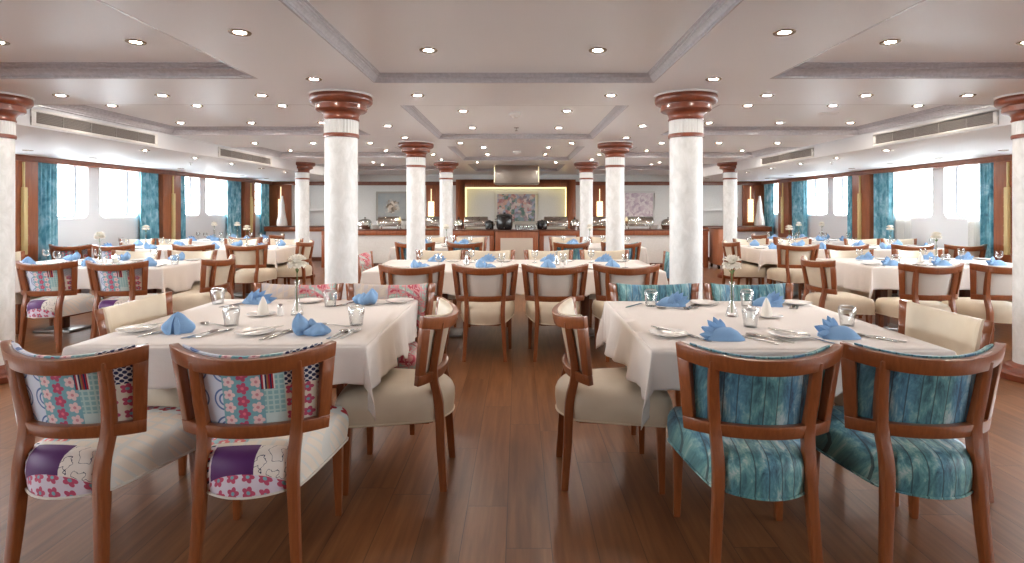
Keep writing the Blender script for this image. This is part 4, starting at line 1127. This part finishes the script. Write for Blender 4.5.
def centre(x, y, t, sx=-1, cone=True):
    place('vase', mk_vase, x, y, 0, f'slim glass bud vase in the middle of {t}', 'vase', 'bud vases')
    place('flower', mk_flower, x, y, random.uniform(0, 6), f'white carnation in the bud vase on {t}', 'flower', 'white flowers')
    place('saucer', mk_saucer, x + sx * .2, y - .02, 0, f'white saucer beside the bud vase on {t}', 'saucer', 'saucers')
    if cone: place('cone', mk_cone, x + sx * .19, y - .02, 0, f'white paper napkin cone standing on the saucer of {t}', 'paper napkin', 'paper napkin cones', TOP + .006)
    place('shaker', mk_shaker, x + sx * .085, y - .03, 0, f'white salt shaker next to the bud vase on {t}', 'salt shaker', 'salt shakers')
centre(-1.29, 3.27, 'the patchwork-chair table')
q = 'on the front teal-chair table,'
put('plate', .735, 2.74, 10, q + ' near aisle corner'); put('knife', .735, 2.77, 30, 'lying across the aisle-corner plate of the front teal-chair table').location.z += .017
put('fork', .855, 2.69, 24, q + ' by the near aisle plate, first'); put('knife', .83, 2.72, 26, q + ' by the near aisle plate, second')
put('fan', .965, 2.66, -8, q + ' first near seat')
put('knife', 1.135, 2.64, 32, q + ' between the near napkins, first'); put('spoon', 1.175, 2.68, 34, q + ' between the near napkins, second'); put('fork', 1.215, 2.66, 34, q + ' between the near napkins, third')
put('plate', 1.31, 2.71, 0, q + ' near edge, middle'); put('knife', 1.32, 2.73, 36, 'lying across the middle near plate of the front teal-chair table').location.z += .017
put('fork', 1.40, 2.65, 28, q + ' right of the middle near plate'); put('fan', 1.53, 2.69, -6, q + ' second near seat')
put('knife', 1.67, 2.72, 38, q + ' near outer corner, first'); put('spoon', 1.70, 2.68, 38, q + ' near outer corner, second'); put('fork', 1.735, 2.67, 40, q + ' near outer corner, third')
put('glass', .845, 3.56, 0, q + ' far aisle seat'); put('glass', 1.455, 3.56, 0, q + ' far outer seat'); put('glass', 1.22, 2.94, 0, q + ' near middle'); put('glass', 1.745, 2.97, 0, q + ' near outer edge')
put('fan', .99, 3.57, 168, q + ' far aisle seat'); put('fan', 1.60, 3.57, 168, q + ' far outer seat')
put('plate', 1.2, 3.62, 0, q + ' far edge, middle'); put('plate', 1.8, 3.62, 0, q + ' far outer corner')
for x, w in ((1.10, 'far middle, first'), (1.135, 'far middle, second'), (1.73, 'far outer seat, first')): put('fork', x, 3.53, 150, q + ' ' + w)
put('knife', .74, 3.57, 140, q + ' far aisle corner'); put('spoon', .95, 3.44, 80, q + ' before the far aisle napkin'); put('knife', 1.76, 3.53, 150, q + ' far outer seat'); put('spoon', 1.07, 3.5, 150, q + ' far middle')
centre(1.23, 3.22, 'the front teal-chair table', 1)

def seat_set(x, y, face, where, full, nap):
    """a cover at seat napkin position x,y; face 0: sitter looks to +Y"""
    s_ = 1 if face == 0 else -1
    put(nap, x, y + .0 * s_, 0 if face == 0 else 175, where)
    put('plate', x - s_ * .2, y + s_ * .04, 0, where)
    put('glass' if full else 'goblet', x + s_ * .17, y + s_ * .17, 0, where)
    if full:
        put('fork', x - s_ * .115, y, face - 8, where); put('knife', x + s_ * .11, y, face + 8, where); put('spoon', x + s_ * .14, y, face + 8, where)
t3 = 'at the long centre table,'
for x, w in ((-1.0, 'first'), (-.34, 'second'), (.30, 'third'), (.95, 'fourth')): seat_set(x, 5.68, 0, f'{t3} near side, {w} from the left', False, 'lily' if w in ('first', 'second') else 'hood')
for x, w in ((-.95, 'first'), (-.36, 'second'), (.36, 'third'), (1.0, 'fourth')): seat_set(x, 6.53, 180, f'{t3} far side, {w} from the left', False, 'fan')
for x, y, w in ((-.56, 6.1, 'left part'), (.42, 6.1, 'right part')):
    place('vase2', mk_vase2, x, y, 0, f'slim steel bud vase on the long centre table, {w}', 'vase', 'bud vases')
    place('shaker', mk_shaker, x + .1, y, 0, f'white salt shaker on the long centre table, {w}', 'salt shaker', 'salt shakers')
for s_, y0, y1, xs, xf in ((-1, 6.0, 6.66, (-3.95, -4.6, -5.25), (-4.05, -4.7, -5.3)), (1, 6.08, 6.78, (4.05, 4.6, 5.2), (4.2, 4.95, 5.4))):
    w = f'at the {LR[s_]} window-side table,'
    for i, x in enumerate(xs): seat_set(x, y0, 0, f'{w} near side, {ORD[i]} from aisle', i < 2, 'fan' if s_ > 0 else 'hood')
    for i, x in enumerate(xf): seat_set(x, y1, 180, f'{w} far side, {ORD[i]} from aisle', False, 'fan' if s_ > 0 else 'lily')
    centre(s_ * 4.75, 6.36, f'the {LR[s_]} window-side table', -s_)
for s_ in (-1, 1):
    w = LR[s_]
    for i, x in enumerate((3.9, 4.62, 5.6, 6.25)):
        for y, face, nf in ((8.52, 0, 'near'), (9.22, 180, 'far')):
            seat_set(s_ * x, y, face, f'at second {w} table row, {nf} side, {ORD[i]} from aisle', False, ('fan', 'hood', 'lily')[(i + (face > 0)) % 3])
    place('vase', mk_vase, s_ * 4.3, 8.88, 0, f'bud vase on the aisle-side table of the second {w} row', 'vase', 'bud vases')
    place('flower', mk_flower, s_ * 4.3, 8.88, 1, f'white carnation on the aisle-side table of the second {w} row', 'flower', 'white flowers')
    place('vase', mk_vase, s_ * 5.9, 8.88, 0, f'bud vase on the window-side table of the second {w} row', 'vase', 'bud vases')
    place('flower', mk_flower, s_ * 5.9, 8.88, 2, f'white carnation on the window-side table of the second {w} row', 'flower', 'white flowers')
    for i, x in enumerate((5.15, 5.75, 6.2)):
        seat_set(s_ * x, 10.63, 0, f'at third {w} table row, near side, {ORD[i]} from aisle', False, ('hood', 'lily', 'fan')[i])
        seat_set(s_ * x, 11.32, 180, f'at third {w} table row, far side, {ORD[i]} from aisle', False, ('fan', 'hood', 'lily')[i])
    for x, a in ((5.5, 'nearer the aisle'), (5.95, 'nearer the window')):
        place('vase', mk_vase, s_ * x, 10.97, 0, f'bud vase on the third-row {w} table, {a}', 'vase', 'bud vases')
        place('flower', mk_flower, s_ * x, 10.97, 2, f'white carnation on the third-row {w} table, {a}', 'flower', 'white flowers')
    for i, x in enumerate((.95, 1.62)):
        seat_set(s_ * x, 8.98, 0, f'at the {w} table before the buffet, near side, {("inner", "outer")[i]} seat', False, 'lily')
        seat_set(s_ * x, 9.77, 180, f'at the {w} table before the buffet, far side, {("inner", "outer")[i]} seat', False, 'fan')
    place('vase2', mk_vase2, s_ * 1.2, 9.38, 0, f'slim bud vase on the {w} table before the buffet', 'vase', 'bud vases')
    place('flower', mk_flower, s_ * 1.2, 9.38, 2, f'white carnation on the {w} table before the buffet', 'flower', 'white flowers')
# glasses and plate piles on the buffet
for j in range(2):
    for i in range(5):
        place('glass', mk_tumbler, -.02 + i * .095, 12.78 + j * .11, 0, f'clear glass beside the black urn on the buffet, {("front", "back")[j]} row, {ORD[i]} from the urn', 'glass', 'glasses beside the coffee urn', BH + .001, 1.15)
for x, y, l in ((-2.62, 13.1, 'on the left long counter between the chafing dishes'), (3.2, 13.1, 'on the right long counter beside the dome'), (-3.35, 13.1, 'on the left long counter beside the dome'), (2.42, 13.1, 'on the right long counter between the chafing dishes')):
    m = MB()
    for k in range(9): m.lathe([(.001, k * .011), (.06, k * .011), (.1, .008 + k * .011), (.11, .013 + k * .011), (.001, .012 + k * .011)], n=28)
    tag(m.build('plate_stack', M['porcelain'], loc=(x, y, BH + .001)), 'pile of white plates ' + l, 'plates', kind='stuff')

# ------------------------------------------------------------------ light, camera
w = bpy.data.worlds.new('sky'); scn.world = w; w.use_nodes = True
nt = w.node_tree; bg = nt.nodes['Background']; bg.inputs[1].default_value = 17.
tc = nt.nodes.new('ShaderNodeTexCoord'); sp = nt.nodes.new('ShaderNodeSeparateXYZ'); cr = nt.nodes.new('ShaderNodeValToRGB')
nt.links.new(tc.outputs['Generated'], sp.inputs[0]); ma = nt.nodes.new('ShaderNodeMath'); ma.operation = 'MULTIPLY_ADD'; ma.inputs[1].default_value = .5; ma.inputs[2].default_value = .5
nt.links.new(sp.outputs[2], ma.inputs[0]); nt.links.new(ma.outputs[0], cr.inputs[0]); nt.links.new(cr.outputs[0], bg.inputs[0])
cr.color_ramp.elements[0].position = .44; cr.color_ramp.elements[0].color = (.36, .40, .43, 1)      # pale water below the horizon
cr.color_ramp.elements[1].position = .52; cr.color_ramp.elements[1].color = (.95, .98, 1., 1)
F = 560.
cam = bpy.data.cameras.new('camera'); co = bpy.data.objects.new('camera', cam); COL.objects.link(co)
co.location = (0, 0, 1.38); co.rotation_euler = (PI / 2, 0, 0)
cam.sensor_fit = 'HORIZONTAL'; cam.sensor_width = 36.; cam.lens = 36. * F / 1024.
cam.shift_x = -6. / 1024.; cam.shift_y = -(281.5 - 208.) / 1024.
cam.clip_start = .05; cam.clip_end = 200.
scn.camera = co
scn.view_settings.view_transform = 'Standard'; scn.view_settings.look = 'None'
scn.view_settings.exposure = 1.02; scn.view_settings.gamma = 1.; scn.view_settings.use_curve_mapping = False
cy = scn.cycles
cy.max_bounces = 10; cy.diffuse_bounces = 6; cy.glossy_bounces = 4; cy.transmission_bounces = 6; cy.transparent_max_bounces = 24
cy.caustics_reflective = False; cy.caustics_refractive = False; cy.sample_clamp_indirect = 6.
cy.use_denoising = True
